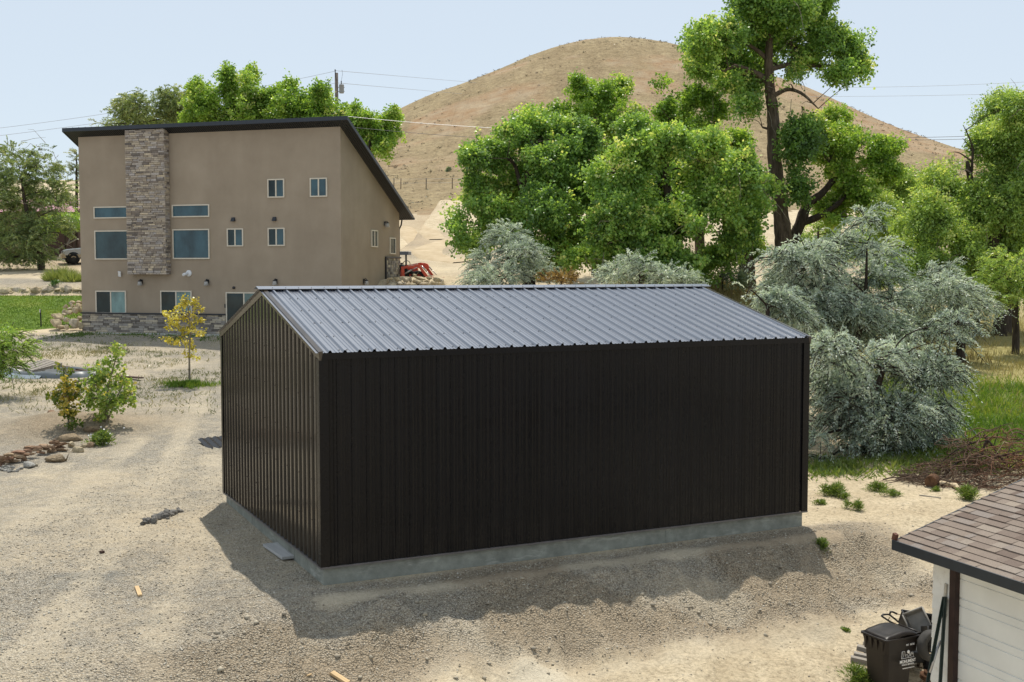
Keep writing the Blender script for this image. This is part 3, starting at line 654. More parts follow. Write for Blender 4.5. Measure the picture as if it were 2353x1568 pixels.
for s in (0, 1):
    x0, x1 = (0.0, GW / 2) if s == 0 else (GW, GW / 2)
    gr_.add([(x0, .0, EZ - .02), (x0, -GLEN - .2, EZ - .02), (x1, -GLEN - .2, EZ - .02 + SLP * GW / 2), (x1, 0, EZ - .02 + SLP * GW / 2), (x0, .0, EZ - .08), (x0, -GLEN - .2, EZ - .08), (x1, -GLEN - .2, EZ - .08 + SLP * GW / 2), (x1, 0, EZ - .08 + SLP * GW / 2)],
            [(0, 1, 2, 3), (4, 7, 6, 5), (0, 3, 7, 4)])
gr_.build('roof_deck', M_fas, gar)
rk = MB(); rk.add([(0, .022, EZ - .115), (GW / 2, .022, EZ - .115 + SLP * GW / 2), (GW / 2, .022, EZ + SLP * GW / 2), (0, .022, EZ), (0, .001, EZ - .115), (GW / 2, .001, EZ - .115 + SLP * GW / 2), (GW / 2, .001, EZ + SLP * GW / 2), (0, .001, EZ)],
          [(0, 1, 2, 3), (7, 6, 5, 4), (0, 4, 5, 1), (3, 2, 6, 7)]); rk.build('rake_board', M_fas, gar)
M_shin = tinted('brown_shingles', [(0, (.155, .12, .10)), (.35, (.205, .165, .138)), (.6, (.25, .205, .168)), (.8, (.225, .195, .175)), (1, (.30, .25, .20))], .95, .1, 90, .3, .5, .01)
sh = MB(); ang = math.atan(SLP); ca, sa = math.cos(ang), math.sin(ang); EXP = .137; r_ = random.Random(5)
ncourse = int(GW / 2 / ca / EXP) + 1
for cidx in range(ncourse):
    t0 = cidx * EXP - .012; y = .03
    while y > -GLEN - .2:
        wd = r_.choice((.11, .16, .2, .26, .33)) * r_.uniform(.85, 1.15); sh.tint = min(1, max(0, r_.gauss(.5, .26)))
        y1 = max(y - wd, -GLEN - .2); thk = r_.choice((.010, .017)); jj = r_.uniform(-.004, .004)
        def pt(t, yy, h): return (t * ca - h * sa, yy, EZ - .018 + t * sa + h * ca)
        a, b = t0 + jj, t0 + EXP * 1.25
        sh.add([pt(a, y, thk + .008), pt(a, y1, thk + .008), pt(b, y1, .004), pt(b, y, .004), pt(a, y, 0.0), pt(a, y1, 0.0)], [(0, 1, 2, 3), (0, 4, 5, 1)]); y = y1
sh.tint = .5
sh.build('shingles', M_shin, gar, fix=False)
fl = MB(); fl.box((.02, .01, EZ + .05), (.05, .06, .09), Matrix.Rotation(.3, 3, 'X')); fl.build('flashing', simple('rusty_flashing', (.13, .06, .04), .7, .2), gar)
# ------------------------------------------------------------------ vegetation
def unit(a): return a / (np.linalg.norm(a, axis=-1, keepdims=True) + 1e-9)
def leaf_mesh(name, P, D, Nn, L, W, tint, mat, parent=None, loc=None, fold=.0):
    D = unit(D); S = unit(np.cross(D, Nn)); L = np.broadcast_to(L, len(P))[:, None]; W = np.broadcast_to(W, len(P))[:, None]
    o = np.array(parent.location if parent else loc)
    V = np.stack([P, P + D * L * .42 + S * W * .5, P + D * L, P + D * L * .42 - S * W * .5], 1) - o
    F_ = np.arange(len(P) * 4).reshape(-1, 4)
    return np_mesh(name, V.reshape(-1, 3), F_, mat, parent, None if parent else loc, tint=np.repeat(np.clip(tint, 0, 1), 4))
def rand_dir(n): return unit(rng.normal(size=(n, 3)))
def n3(P, sc_, s=0):
    return vnoise(P[:, 0] / sc_ + P[:, 2] / sc_ * .63 + 31, P[:, 1] / sc_ * .8 - P[:, 2] / sc_ * .77 + 11, s) + .6 * vnoise(P[:, 0] / sc_ * 2.1 - P[:, 2] / sc_ * 1.7, P[:, 1] / sc_ * 2.3 + P[:, 2] / sc_ * 1.1, s + 3)
def broad_leaves(C, Rr, n_total, size, sub_r=.34, tvar=.16, base_t=None, up=.55, per_sub=None, shell=.45, carve=.30):
    """leafy shoots spread through a set of ellipsoids, with holes where the boughs part"""
    if carve:                                           # every bough breaks up into smaller leafy boughs of uneven size
        c2 = []; r2 = []; b2 = []
        for i in range(len(C)):
            for q in range(11):
                d = rand_dir(1)[0]; f = rng.uniform(.24, .56); c2.append(C[i] + d * Rr[i] * rng.uniform(.3, 1.0) * (1.05 - .35 * f)); r2.append(Rr[i] * f); b2.append((.5 if base_t is None else base_t[i]) + rng.normal(0, .09))
        C = np.array(c2); Rr = np.array(r2); base_t = np.array(b2)
    area = (Rr[:, 0] * Rr[:, 2]) ** 1.0; wt = area / area.sum(); Ps = []; Ns = []; Ds = []; Ts = []; subs = []
    for i in range(len(C)):
        n = int(n_total * wt[i]); ps = per_sub or 46; k = max(4, int(n / ps / (1 - .45 * carve / .3 * (carve > 0))))
        d = rand_dir(k); rad = rng.random(k) ** shell * (.86 + .26 * rng.random(k))
        sc_ = C[i] + d * Rr[i] * rad[:, None]
        if carve: m = n3(sc_, 1.15, 7) > -carve * .42; d, sc_ = d[m], sc_[m]; k = len(sc_)
        if k < 1: continue
        subs.append((i, sc_))
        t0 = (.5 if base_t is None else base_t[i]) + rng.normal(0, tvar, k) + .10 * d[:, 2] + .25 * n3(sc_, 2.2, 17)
        ax = unit(d * np.array([1, 1, .6]) * .8 + rand_dir(k) * .5 + np.array([0, 0, .45])); ln = sub_r * 2.6 * (.5 + rng.random(k)); fat = sub_r * (.38 + .35 * rng.random(k))
        j = np.repeat(np.arange(k), ps); m = len(j); t = rng.random(m) ** .8
        g = rng.normal(size=(m, 3)) * (fat[j] * (1.1 - .75 * t))[:, None]
        Ps.append(sc_[j] + ax[j] * (ln[j] * (t - .35))[:, None] + g + np.array([0, 0, -.12]) * (t ** 2 * ln[j])[:, None]); out = unit(ax[j] * .7 + unit(g) * .7)
        Ds.append(unit(out * .7 + rand_dir(m) * .7 + np.array([0, 0, -.5])))
        Ns.append(unit(rand_dir(m) + np.array([0, 0, up]) + out * .3)); Ts.append(t0[j] + rng.normal(0, .13, m))
    P = np.concatenate(Ps); m = len(P)
    return P, np.concatenate(Ds), np.concatenate(Ns), size * (.65 + .7 * rng.random(m)), np.concatenate(Ts), subs
def sprays(C, Rr, n_total, size, length=(.5, 1.1), per=26, tvar=.15, droop=.55, base_t=None, lift=.35, shell=.5):
    area = Rr[:, 0] * Rr[:, 2]; wt = area / area.sum(); out = []
    S0 = []; D0 = []; TT = []
    for i in range(len(C)):
        k = max(4, int(n_total * wt[i] / per)); d = rand_dir(k); d[:, 2] = d[:, 2] * .8 + .15
        p = C[i] + d * Rr[i] * (rng.random(k) ** shell)[:, None]; S0.append(p)
        h = unit(d * np.array([1, 1, .4]) + rand_dir(k) * .45 + np.array([0, 0, lift])); D0.append(h)
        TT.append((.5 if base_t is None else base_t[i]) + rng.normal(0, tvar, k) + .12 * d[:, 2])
    S0 = np.concatenate(S0); D0 = np.concatenate(D0); TT = np.concatenate(TT)
    nz = n3(S0, .9, 23); m = nz > -.14; S0, D0, TT = S0[m], D0[m], TT[m] + .45 * nz[m]; k = len(S0)
    Ls = rng.uniform(length[0], length[1], k); t = (np.arange(per) + .5) / per
    tt = np.clip(t[None] + rng.normal(0, .02, (k, per)), 0, 1)
    P = S0[:, None] + D0[:, None] * (Ls[:, None] * tt)[..., None]; P[..., 2] -= droop * Ls[:, None] * tt ** 2
    tan = D0[:, None] * np.ones((1, per, 1)); tan = tan.copy(); tan[..., 2] -= 2 * droop * tt; tan = unit(tan)
    sd_ = unit(np.cross(tan, rng.normal(size=(k, 1, 3)))) * np.where(np.arange(per) % 2, 1, -1)[None, :, None]
    D = unit(tan * .75 + sd_ * .75 + rng.normal(0, .25, (k, per, 3))); N_ = unit(rng.normal(size=(k, per, 3)) + np.array([0, 0, .5]))
    m = k * per
    return P.reshape(m, 3), D.reshape(m, 3), N_.reshape(m, 3), size * (.6 + .7 * rng.random(m)), (np.repeat(TT, per) + rng.normal(0, .12, m)), (S0, D0, Ls, droop)
def tubes_np(paths, radii, n=4):
    """many thin tubes of the same number of points: paths (k,p,3), radii (k,p)"""
    k, p, _ = paths.shape; T_ = unit(np.gradient(paths, axis=1)); A = unit(np.cross(T_, np.array([.31, .17, .93]))); B = np.cross(T_, A)
    an = 2 * np.pi * np.arange(n) / n
    V_ = paths[:, :, None] + radii[:, :, None, None] * (A[:, :, None] * np.cos(an)[None, None, :, None] + B[:, :, None] * np.sin(an)[None, None, :, None])
    i = np.arange(k * p * n).reshape(k, p, n); j = np.roll(i, -1, 2)
    F_ = np.stack([i[:, :-1], j[:, :-1], j[:, 1:], i[:, 1:]], -1).reshape(-1, 4)
    return V_.reshape(-1, 3), F_
def bark(name, c, sc_=6):
    m = Mt(name).set(.95, .1); f = m.noise(sc_, 7, .7, stretch=(1, 1, .22))
    m.col(m.ramp(f, [(.3, tuple(x * .35 for x in c)), (.5, c), (.72, tuple(x * 1.7 for x in c))])); m.bump(f, 1.0, .12); return m.m
B_cot = bark('cottonwood_bark', (.125, .095, .07)); B_dark = bark('dark_bark', (.07, .055, .043)); B_pale = bark('pale_twig_bark', (.30, .26, .20), 12); B_oliv = bark('russian_olive_bark', (.055, .042, .035))
F_cot = foliage('cottonwood_leaves', [(0, (0.096, 0.181, 0.054)), (.3, (0.194, 0.345, 0.087)), (.55, (0.302, 0.494, 0.116)), (.8, (0.499, 0.675, 0.170)), (1, (0.850, 0.850, 0.378))], .45)
F_bri = foliage('bright_cottonwood_leaves', [(0, (0.101, 0.193, 0.036)), (.3, (0.193, 0.343, 0.056)), (.6, (0.295, 0.474, 0.087)), (.85, (0.431, 0.585, 0.138)), (1, (0.590, 0.626, 0.277))], .5)
F_dkc = foliage('dark_cottonwood_leaves', [(0, (0.040, 0.088, 0.036)), (.4, (0.081, 0.167, 0.056)), (.7, (0.131, 0.244, 0.074)), (1, (0.244, 0.355, 0.123))], .4)
F_elm = foliage('elm_leaves', [(0, (0.139, 0.224, 0.056)), (.35, (0.256, 0.394, 0.105)), (.65, (0.393, 0.565, 0.143)), (1, (0.668, 0.733, 0.263))], .45)
F_gry = foliage('grey_green_leaves', [(0, (0.125, 0.191, 0.129)), (.4, (0.232, 0.305, 0.204)), (.7, (0.340, 0.407, 0.276)), (1, (0.535, 0.554, 0.405))], .35)
F_oli = foliage('russian_olive_leaves', [(0, (.13, .18, .15)), (.3, (.27, .335, .29)), (.55, (.42, .49, .42)), (.8, (.58, .65, .57)), (1, (.74, .79, .70))], .36, (1.1, 1.15, .75), .4, .5)
F_elm2 = foliage('willow_leaves', [(0, (0.104, 0.156, 0.069)), (.4, (0.195, 0.275, 0.115)), (.7, (0.288, 0.374, 0.160)), (1, (0.452, 0.495, 0.252))], .42)
F_loc = foliage('locust_leaves', [(0, (0.135, 0.257, 0.051)), (.5, (0.235, 0.404, 0.076)), (1, (0.381, 0.532, 0.128))], .5)
F_yel = foliage('yellow_leaves', [(0, (0.271, 0.256, 0.037)), (.4, (0.517, 0.451, 0.062)), (.75, (0.715, 0.631, 0.111)), (1, (0.850, 0.842, 0.246))], .4, (1.1, 1.0, .5))
F_asp = foliage('aspen_leaves', [(0, (0.112, 0.212, 0.051)), (.45, (0.224, 0.349, 0.076)), (.8, (0.381, 0.477, 0.114)), (1, (0.763, 0.624, 0.153))], .45)
F_rus = foliage('rust_leaves', [(0, (0.154, 0.110, 0.033)), (.5, (0.275, 0.176, 0.055)), (1, (0.396, 0.275, 0.099))], .3)
F_wee = foliage('weed_leaves', [(0, (0.074, 0.135, 0.027)), (.5, (0.149, 0.230, 0.047)), (1, (0.270, 0.324, 0.095))], .4)
F_rab = foliage('rabbitbrush_stems', [(0, (0.144, 0.204, 0.048)), (.5, (0.252, 0.312, 0.096)), (1, (0.396, 0.432, 0.180))], .35)
F_dry = foliage('dry_grass_blades', [(0, (0.220, 0.160, 0.070)), (.4, (0.300, 0.270, 0.090)), (.7, (0.420, 0.350, 0.170)), (1, (0.520, 0.440, 0.260))], .35, (1.05, 1, .7))
F_gra = foliage('green_grass_blades', [(0, (0.056, 0.125, 0.015)), (.5, (0.125, 0.225, 0.027)), (1, (0.300, 0.350, 0.075))], .45)
def ell(cl, Y, seed, dyr=1.6, thick=.9):
    r = random.Random(seed); C = []; Rr = []; BT = []
    for c in cl:
        y = Y + (c[4] if len(c) > 4 and c[4] is not None else r.uniform(-dyr, dyr)); C.append(at(c[0], c[1], y)); k = y / FPX
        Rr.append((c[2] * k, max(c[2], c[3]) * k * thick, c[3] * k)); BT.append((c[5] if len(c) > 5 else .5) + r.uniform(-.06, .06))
    return np.array(C), np.array(Rr), np.array(BT)
def smooth_path(P, n=4):
    P = [Vector(p) for p in P]; out = []
    for i in range(len(P) - 1):
        p0, p1, p2, p3 = P[max(i - 1, 0)], P[i], P[i + 1], P[min(i + 2, len(P) - 1)]
        for k in range(n):
            t = k / n; out.append(.5 * ((2 * p1) + (p2 - p0) * t + (2 * p0 - 5 * p1 + 4 * p2 - p3) * t * t + (3 * p1 - p0 - 3 * p2 + p3) * t ** 3))
    out.append(P[-1]); return out
def lerp_r(rads, n):
    m = len(rads); return list(np.interp(np.linspace(0, m - 1, n), np.arange(m), rads))
def tree(name, label, Y, trunk, rads, clumps, n, size, leaf, barkm, cat='tree', group=None, limbs=(), style='broad', seed=1, dyr=1.6, sub_r=.34, twig=.5, aspect=.95, tvar=.16, per=26, length=(.5, 1.1), droop=.55, lift=.35, ground=True, pale=0, shell=.45, carve=.22, base_pt=None, part='trunk', wob=.25, per_sub=None):
    C, Rr, BT = ell(clumps, Y, seed, dyr); rr = random.Random(seed + 99)
    tp = [at(u, v, Y + (q[0] if q else 0)) for u, v, *q in trunk]
    if ground: b = np.array(tp[0]); b[2] = gz(b[0], b[1]); tp = [np.array([b[0], b[1], b[2] - .25])] + [p for p in tp if p[2] > b[2] + .1]; rads = [rads[0] * 1.25] + list(rads)
    root = thing(name, label, cat, (tp[0][0], tp[0][1], tp[0][2] + (.25 if ground else 0)), 0, group)
    mb = MB(); sp = smooth_path(tp, 5); mb.tube(sp, lerp_r(rads, len(sp)), 12, True, wob); skel = [(Vector(p), r_) for p, r_ in zip(sp, lerp_r(rads, len(sp)))]
    for lp, lr in limbs:
        P = smooth_path([at(u, v, Y + (q[0] if q else 0)) for u, v, *q in lp], 4); R_ = lerp_r(lr, len(P)); mb.tube(P, R_, 8, True, wob); skel += list(zip(P, R_))
    sk = np.array([p for p, _ in skel]); srd = np.array([r_ for _, r_ in skel])
    for i in range(len(C)):
        c = C[i]; dd = np.linalg.norm(sk - c, axis=1) + np.where(sk[:, 2] > c[2] + .2, 3.0, 0); k = int(np.argmin(dd)); a = sk[k]
        if dd[k] < .3: continue
        mid = (a + c) / 2 + np.array([rr.uniform(-.2, .2), rr.uniform(-.2, .2), rr.uniform(.0, .3)]) * min(1, dd[k]); r0 = max(.025, min(srd[k] * .5, .03 + .022 * dd[k]))
        P = smooth_path([a, mid, c], 4); mb.tube(P, lerp_r([r0, r0 * .65, r0 * .3], len(P)), 6, False, wob)
    # crown
    if style == 'broad':
        P, D, N_, S, Tn, subs = broad_leaves(C, Rr, n, size, sub_r, tvar, BT, per_sub=per_sub, shell=shell, carve=carve)
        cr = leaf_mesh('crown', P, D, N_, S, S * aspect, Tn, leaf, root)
        ks = []; 
        for i, s in subs:
            for p in s:
                if rr.random() < twig: j_ = int(np.argmin(((C - p) ** 2).sum(1))); q = C[j_] + (np.array(p) - C[j_]) * .1; ks.append([q, (q + p) / 2 + rng.normal(0, .08, 3), p])
    else:
        P, D, N_, S, Tn, (S0, D0, Ls, dr_) = sprays(C, Rr, n, size, length, per, tvar, droop, BT, lift, shell)
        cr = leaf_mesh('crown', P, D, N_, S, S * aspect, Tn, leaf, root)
        sel = rng.random(len(S0)) < twig; t = np.array([0, .5, 1.])
        Q = S0[sel, None] + D0[sel, None] * (Ls[sel, None] * t)[..., None]; Q[..., 2] -= dr_ * Ls[sel, None] * t ** 2; ks = list(Q)
    if ks:
        V_, F_ = tubes_np(np.array(ks), np.tile(np.array([[.016, .011, .006]]), (len(ks), 1)), 3); mb.add(V_, F_)
    if pale:
        k = pale; s0 = C[rng.integers(0, len(C), k)] + rand_dir(k) * Rr[rng.integers(0, len(C), k)] * .85; d = unit(rand_dir(k) + np.array([0, -.4, -.2])); t = np.linspace(0, 1, 5)
        Q = s0[:, None] + d[:, None] * (t * rng.uniform(.7, 1.9, (k, 1)))[..., None] + rng.normal(0, .05, (k, 5, 3)); Q[..., 2] -= .3 * t ** 2
        V_, F_ = tubes_np(Q, np.tile(np.linspace(.02, .006, 5)[None], (k, 1)), 4); mb.mi = 1; mb.add(V_, F_)
    mb.build(part, [barkm, B_pale], root, world=True, fix=False)
    return root
Q = LEAFQ
# ---- the tall cottonwood
tree('tall_cottonwood', 'tallest tree, cottonwood with a bare thick trunk rising past the hilltop', 60,
     [(1802, 590), (1796, 500), (1786, 420), (1778, 340), (1776, 260), (1769, 200), (1766, 140), (1769, 70), (1773, 0), (1775, -50)], [.46, .40, .35, .33, .30, .27, .22, .17, .11, .06],
     [(1790, 20, 85, 50), (1720, 50, 60, 45), (1860, 30, 55, 45), (1655, 95, 60, 42), (1605, 125, 48, 32), (1640, 150, 52, 38), (1695, 115, 55, 40), (1760, 95, 60, 45), (1822, 105, 58, 48), (1895, 75, 45, 42),
      (1942, 118, 42, 42), (1980, 150, 30, 30), (1935, 168, 38, 24), (1875, 150, 45, 36), (1640, 200, 36, 30), (1612, 165, 36, 30), (1668, 180, 34, 24), (1790, -45, 85, 40), (1850, -35, 65, 40), (1722, -12, 55, 40),
      (1708, 272, 42, 38, -1, .3), (1722, 240, 26, 26, -1, .3), (1782, 222, 26, 16, -1), (1812, 196, 36, 24), (1838, 330, 46, 70, -1.5, .22), (1832, 415, 32, 40, -1.5, .25), (1722, 200, 24, 16), (1600, 95, 18, 22), (1995, 175, 20, 16), (1960, 90, 20, 18), (1842, 240, 26, 18), (1745, 150, 40, 26), (1800, 160, 40, 26)],
     int(150000 * Q), .13, F_cot, B_cot, limbs=(([(1768, 192), (1745, 174), (1715, 160, -.5), (1690, 152, -1), (1662, 165, -1)], [.2, .17, .13, .09, .05]), ([(1767, 140), (1742, 118), (1705, 92)], [.15, .11, .05]),
            ([(1767, 160), (1825, 148, .5), (1885, 152, 1), (1945, 150, 1)], [.14, .12, .09, .04]), ([(1776, 222), (1808, 206), (1840, 214, -.5), (1868, 238, -.6), (1880, 250, -.6)], [.13, .10, .08, .05, .02]), ([(1770, 80), (1800, 40), (1840, 0)], [.12, .09, .04]), ([(1782, 300), (1752, 293)], [.08, .05]), ([(1790, 430), (1822, 436), (1845, 430)], [.09, .06, .03])), seed=3, dyr=2.2, pale=26, sub_r=.36)
# ---- the big middle clump
tree('broad_cottonwood', 'wide green cottonwood nearest the house, its lowest boughs beside the orange tractor', 57, [(1215, 640), (1205, 570), (1200, 480), (1215, 400), (1225, 330)], [.32, .28, .22, .16, .08],
     [(1130, 350, 52, 42), (1200, 315, 55, 42), (1110, 440, 48, 46), (1072, 522, 40, 44), (1090, 565, 30, 22), (1180, 430, 66, 55), (1262, 375, 70, 62), (1168, 520, 55, 50), (1248, 480, 66, 58), (1090, 365, 26, 24), (1325, 330, 60, 50), (1325, 430, 70, 66), (1300, 535, 66, 52), (1210, 560, 40, 34), (1165, 300, 26, 20), (1260, 300, 40, 26), (1290, 595, 56, 36), (1235, 600, 40, 26), (1140, 480, 40, 36)],
     int(140000 * Q), .128, F_cot, B_dark, limbs=(([(1205, 470), (1185, 385), (1165, 365, -.8)], [.14, .10, .05]), ([(1202, 540), (1140, 500), (1100, 500)], [.12, .08, .04])), seed=5, dyr=2, pale=10)
tree('back_cottonwood', 'rounded cottonwood top standing behind the wide one against the hillside', 66, [(1370, 620), (1372, 480), (1378, 360), (1380, 290)], [.3, .26, .18, .08],
     [(1350, 225, 42, 34), (1405, 215, 42, 34), (1440, 262, 32, 42), (1310, 268, 40, 32), (1228, 282, 34, 28), (1385, 282, 50, 40), (1380, 350, 60, 50), (1280, 310, 40, 30), (1330, 195, 14, 14), (1425, 200, 16, 16)],
     int(60000 * Q), .13, F_bri, B_dark, seed=6, dyr=1.5)
tree('leafy_cottonwood', 'full green cottonwood left of the tall trunk, reaching down behind the shed roof', 55, [(1555, 650), (1548, 580), (1540, 480), (1530, 400), (1535, 330)], [.38, .32, .25, .16, .08],
     [(1430, 395, 70, 70), (1420, 500, 70, 62), (1530, 340, 70, 58), (1525, 440, 85, 72), (1500, 545, 78, 60), (1622, 352, 62, 56), (1645, 445, 72, 66), (1612, 540, 70, 52), (1702, 395, 44, 46), (1735, 465, 40, 44), (1698, 535, 44, 40), (1400, 575, 55, 40), (1560, 590, 50, 34), (1470, 310, 50, 36), (1330, 590, 40, 32), (1755, 430, 20, 22), (1660, 590, 34, 26), (1480, 600, 56, 36), (1610, 605, 44, 30), (1540, 635, 66, 26), (1575, 400, 60, 50), (1470, 450, 50, 40), (1560, 500, 60, 40)],
     int(185000 * Q), .128, F_cot, B_dark, limbs=(([(1545, 520), (1620, 450), (1660, 420)], [.16, .1, .05]), ([(1545, 540), (1470, 470), (1430, 430)], [.16, .1, .05])), seed=8, dyr=2.4, pale=60)
tree('spire_cottonwood', 'cottonwood with a thin leafy spire on top, behind the leafy one', 64, [(1610, 640), (1605, 480), (1590, 360), (1560, 300)], [.3, .25, .16, .06],
     [(1535, 245, 42, 46), (1592, 240, 42, 38), (1640, 290, 44, 40), (1560, 292, 56, 40), (1519, 205, 10, 26), (1509, 235, 18, 22), (1690, 320, 34, 28), (1600, 330, 60, 36)], int(48000 * Q), .13, F_bri, B_cot, seed=9, dyr=1.5)
tree('leaning_cottonwood', 'cottonwood with two dark leaning limbs right of the tall trunk', 62, [(1812, 585), (1838, 515), (1858, 468), (1885, 448), (1925, 405)], [.32, .30, .26, .2, .1],
     [(1942, 325, 54, 40), (1992, 358, 48, 40), (2028, 350, 28, 24), (1922, 400, 48, 44), (1982, 440, 55, 48), (1962, 500, 52, 38), (1882, 335, 36, 44, None, .62), (1905, 480, 34, 40), (1915, 285, 34, 28, 3, .75), (1860, 300, 22, 30, 3, .72), (2035, 400, 34, 34), (1880, 300, 30, 30)],
     int(90000 * Q), .125, F_bri, B_dark, limbs=(([(1838, 515), (1880, 498), (1925, 470), (1950, 440)], [.22, .17, .12, .05]), ([(1900, 430), (1918, 400), (1905, 375)], [.14, .1, .05])), seed=10, dyr=1.8, pale=22)
tree('stump_cottonwood', 'short dark trunk with a forked limb left of the tall bare trunk', 61.5, [(1716, 622), (1716, 575), (1728, 520), (1750, 470), (1768, 440)], [.42, .34, .22, .2, .18],
     [(1690, 560, 34, 28), (1735, 575, 22, 20), (1665, 585, 28, 22)], int(4500 * Q), .14, F_cot, B_cot, seed=12, dyr=1)
# ---- right hand trees
tree('young_elm', 'lighter green elm crown low against the hill, between cottonwood and snag tree', 74, [(2085, 640), (2085, 520), (2082, 430)], [.22, .18, .06],
     [(2080, 412, 44, 34), (2050, 455, 50, 46), (2122, 445, 55, 52), (2085, 512, 62, 46), (2030, 500, 40, 50)], int(40000 * Q), .13, F_elm, B_dark, seed=13, dyr=1.5, aspect=.6)
tree('spreading_elm', 'big spreading elm at the right edge with a dead snag on its crown', 53, [(2305, 690), (2290, 600), (2268, 510), (2235, 430), (2222, 370)], [.36, .3, .24, .16, .07],
     [(2235, 400, 62, 50), (2305, 350, 60, 58), (2345, 300, 40, 50), (2180, 422, 55, 42), (2262, 480, 76, 56), (2345, 450, 56, 66), (2150, 485, 55, 44), (2105, 545, 62, 44), (2185, 545, 66, 50), (2255, 560, 66, 46), (2345, 560, 56, 56), (2135, 600, 52, 36), (2200, 610, 50, 40), (2390, 380, 50, 80), (2395, 500, 50, 70), (2120, 440, 26, 24), (2320, 400, 60, 50), (2290, 450, 60, 50), (2265, 340, 34, 34), (2335, 250, 40, 40)],
     int(165000 * Q), .125, F_elm, B_dark, limbs=(([(2268, 510), (2200, 500), (2150, 520)], [.14, .1, .04]), ([(2285, 560), (2330, 450), (2345, 360)], [.18, .12, .05]), ([(2232, 400), (2235, 345), (2226, 315), (2213, 288)], [.07, .05, .035, .012]), ([(2236, 350), (2222, 330), (2212, 318)], [.035, .022, .008]), ([(2234, 372), (2205, 352), (2185, 350)], [.04, .025, .008])), seed=14, dyr=2.2, aspect=.6, pale=24)
tree('airy_elm', 'airy thin topped elm at the right edge above the spreading crown', 56, [(2330, 660), (2322, 450), (2300, 330), (2290, 260)], [.2, .16, .1, .03],
     [(2292, 300, 40, 34), (2290, 250, 30, 28), (2275, 285, 22, 18), (2340, 255, 20, 40), (2310, 232, 16, 14), (2345, 320, 30, 30)], int(9500 * Q), .115, F_elm, B_dark, seed=15, dyr=1, aspect=.6, sub_r=.42, per_sub=40)
tree('dark_bush', 'dense dark green bush by the shaded pasture edge at the far right', 46, [(2335, 745), (2332, 690), (2325, 640)], [.12, .1, .05],
     [(2335, 610, 58, 46), (2300, 650, 46, 40), (2348, 680, 50, 40), (2395, 640, 40, 60), (2290, 690, 26, 22)], int(30000 * Q), .10, F_elm, B_dark, style='spray', seed=16, dyr=1.2, aspect=.35, length=(.4, .9))
tree('under_bush', 'olive green undergrowth bush below the big right elm', 51, [(2110, 690), (2108, 640)], [.08, .04],
     [(2090, 610, 50, 40), (2150, 640, 46, 34), (2075, 570, 30, 36), (2050, 620, 30, 40, None, .3)], int(16000 * Q), .11, F_elm, B_dark, seed=17, dyr=1.2, aspect=.5, cat='bush')
# ---- thicket closing the belt of trees at right
tree('thicket_elm', 'bright green thicket elm behind the tall silver olive shoots', 60, [(2045, 690), (2045, 610), (2045, 540)], [.12, .1, .05], [(2035, 555, 56, 46), (2065, 610, 50, 40), (2010, 520, 40, 40), (2085, 560, 44, 44), (2020, 620, 40, 36), (2050, 480, 40, 36)], int(45000 * Q), .115, F_elm, B_dark, seed=51, aspect=.6)
tree('thicket_elm', 'low bright elm growth between the dark bush and the round olive', 54, [(2245, 735), (2243, 680), (2240, 630)], [.12, .1, .05], [(2225, 620, 56, 40), (2285, 600, 50, 40), (2250, 655, 50, 36), (2195, 640, 44, 30), (2305, 560, 40, 40), (2330, 640, 40, 30)], int(45000 * Q), .11, F_elm, B_dark, seed=52, aspect=.6)
tree('thicket_elm', 'leafy low growth behind the base of the tall cottonwood', 72, [(1880, 640), (1880, 580), (1880, 520)], [.12, .1, .05], [(1900, 530, 44, 36), (1950, 540, 44, 36), (1850, 560, 30, 26), (1990, 560, 40, 36), (1930, 580, 50, 24)], int(18000 * Q), .12, F_elm, B_dark, seed=53, aspect=.6)
tree('thicket_bush', 'scrubby grey green bush at the foot of the left trunk above the roof ridge', 58, [(1660, 668), (1660, 640)], [.05, .03], [(1655, 635, 30, 22), (1690, 645, 26, 16), (1625, 640, 26, 20)], int(7000 * Q), .1, F_gry, B_dark, seed=54, aspect=.5, cat='bush', dyr=.5)
# ---- Russian olives
ol = dict(style='spray', aspect=.30, tvar=.26, lift=.38)
tree('russian_olive', 'large silver green russian olive close behind the right end of the shed', 28, [(2000, 1108), (1995, 1020), (2005, 930), (2030, 850)], [.16, .14, .10, .05],
     [(1932, 880, 62, 50), (1900, 960, 46, 54), (1992, 842, 74, 50), (2082, 835, 70, 50), (2140, 862, 50, 50), (1962, 1000, 68, 50), (2052, 962, 78, 58), (2122, 960, 54, 52), (1902, 1050, 36, 36), (1992, 1062, 50, 32), (2072, 1055, 52, 34), (1900, 1085, 34, 24), (1965, 1088, 50, 24), (2045, 1088, 50, 24), (1885, 1000, 36, 46), (1905, 805, 40, 40), (2152, 785, 40, 32), (2185, 742, 22, 22), (2110, 1010, 40, 40), (1950, 920, 60, 40)],
     int(150000 * Q), .088, F_oli, B_oliv, seed=20, dyr=.9, droop=.75, length=(.4, .85), **ol)
tree('russian_olive', 'tall silver russian olive with upright leafy shoots rising above the shed roof end', 33, [(1955, 1000), (1945, 860), (1925, 740), (1900, 640)], [.16, .13, .09, .04],
     [(1862, 602, 46, 44), (1805, 655, 36, 34), (1872, 690, 60, 46), (1942, 650, 36, 44), (1992, 568, 24, 44), (1990, 508, 10, 26), (1930, 560, 16, 26), (2012, 640, 40, 42), (1962, 722, 60, 46), (1902, 768, 52, 44), (2022, 765, 52, 44), (1785, 592, 18, 16), (2050, 690, 26, 26), (2030, 590, 16, 34), (1820, 600, 24, 20), (1850, 740, 40, 36)],
     int(100000 * Q), .095, F_oli, B_oliv, limbs=(([(1945, 860), (1985, 720), (1992, 560)], [.1, .07, .02]), ([(1930, 760), (1875, 690), (1862, 600)], [.09, .06, .02])), seed=21, dyr=1.1, droop=.6, length=(.45, .95), **ol)
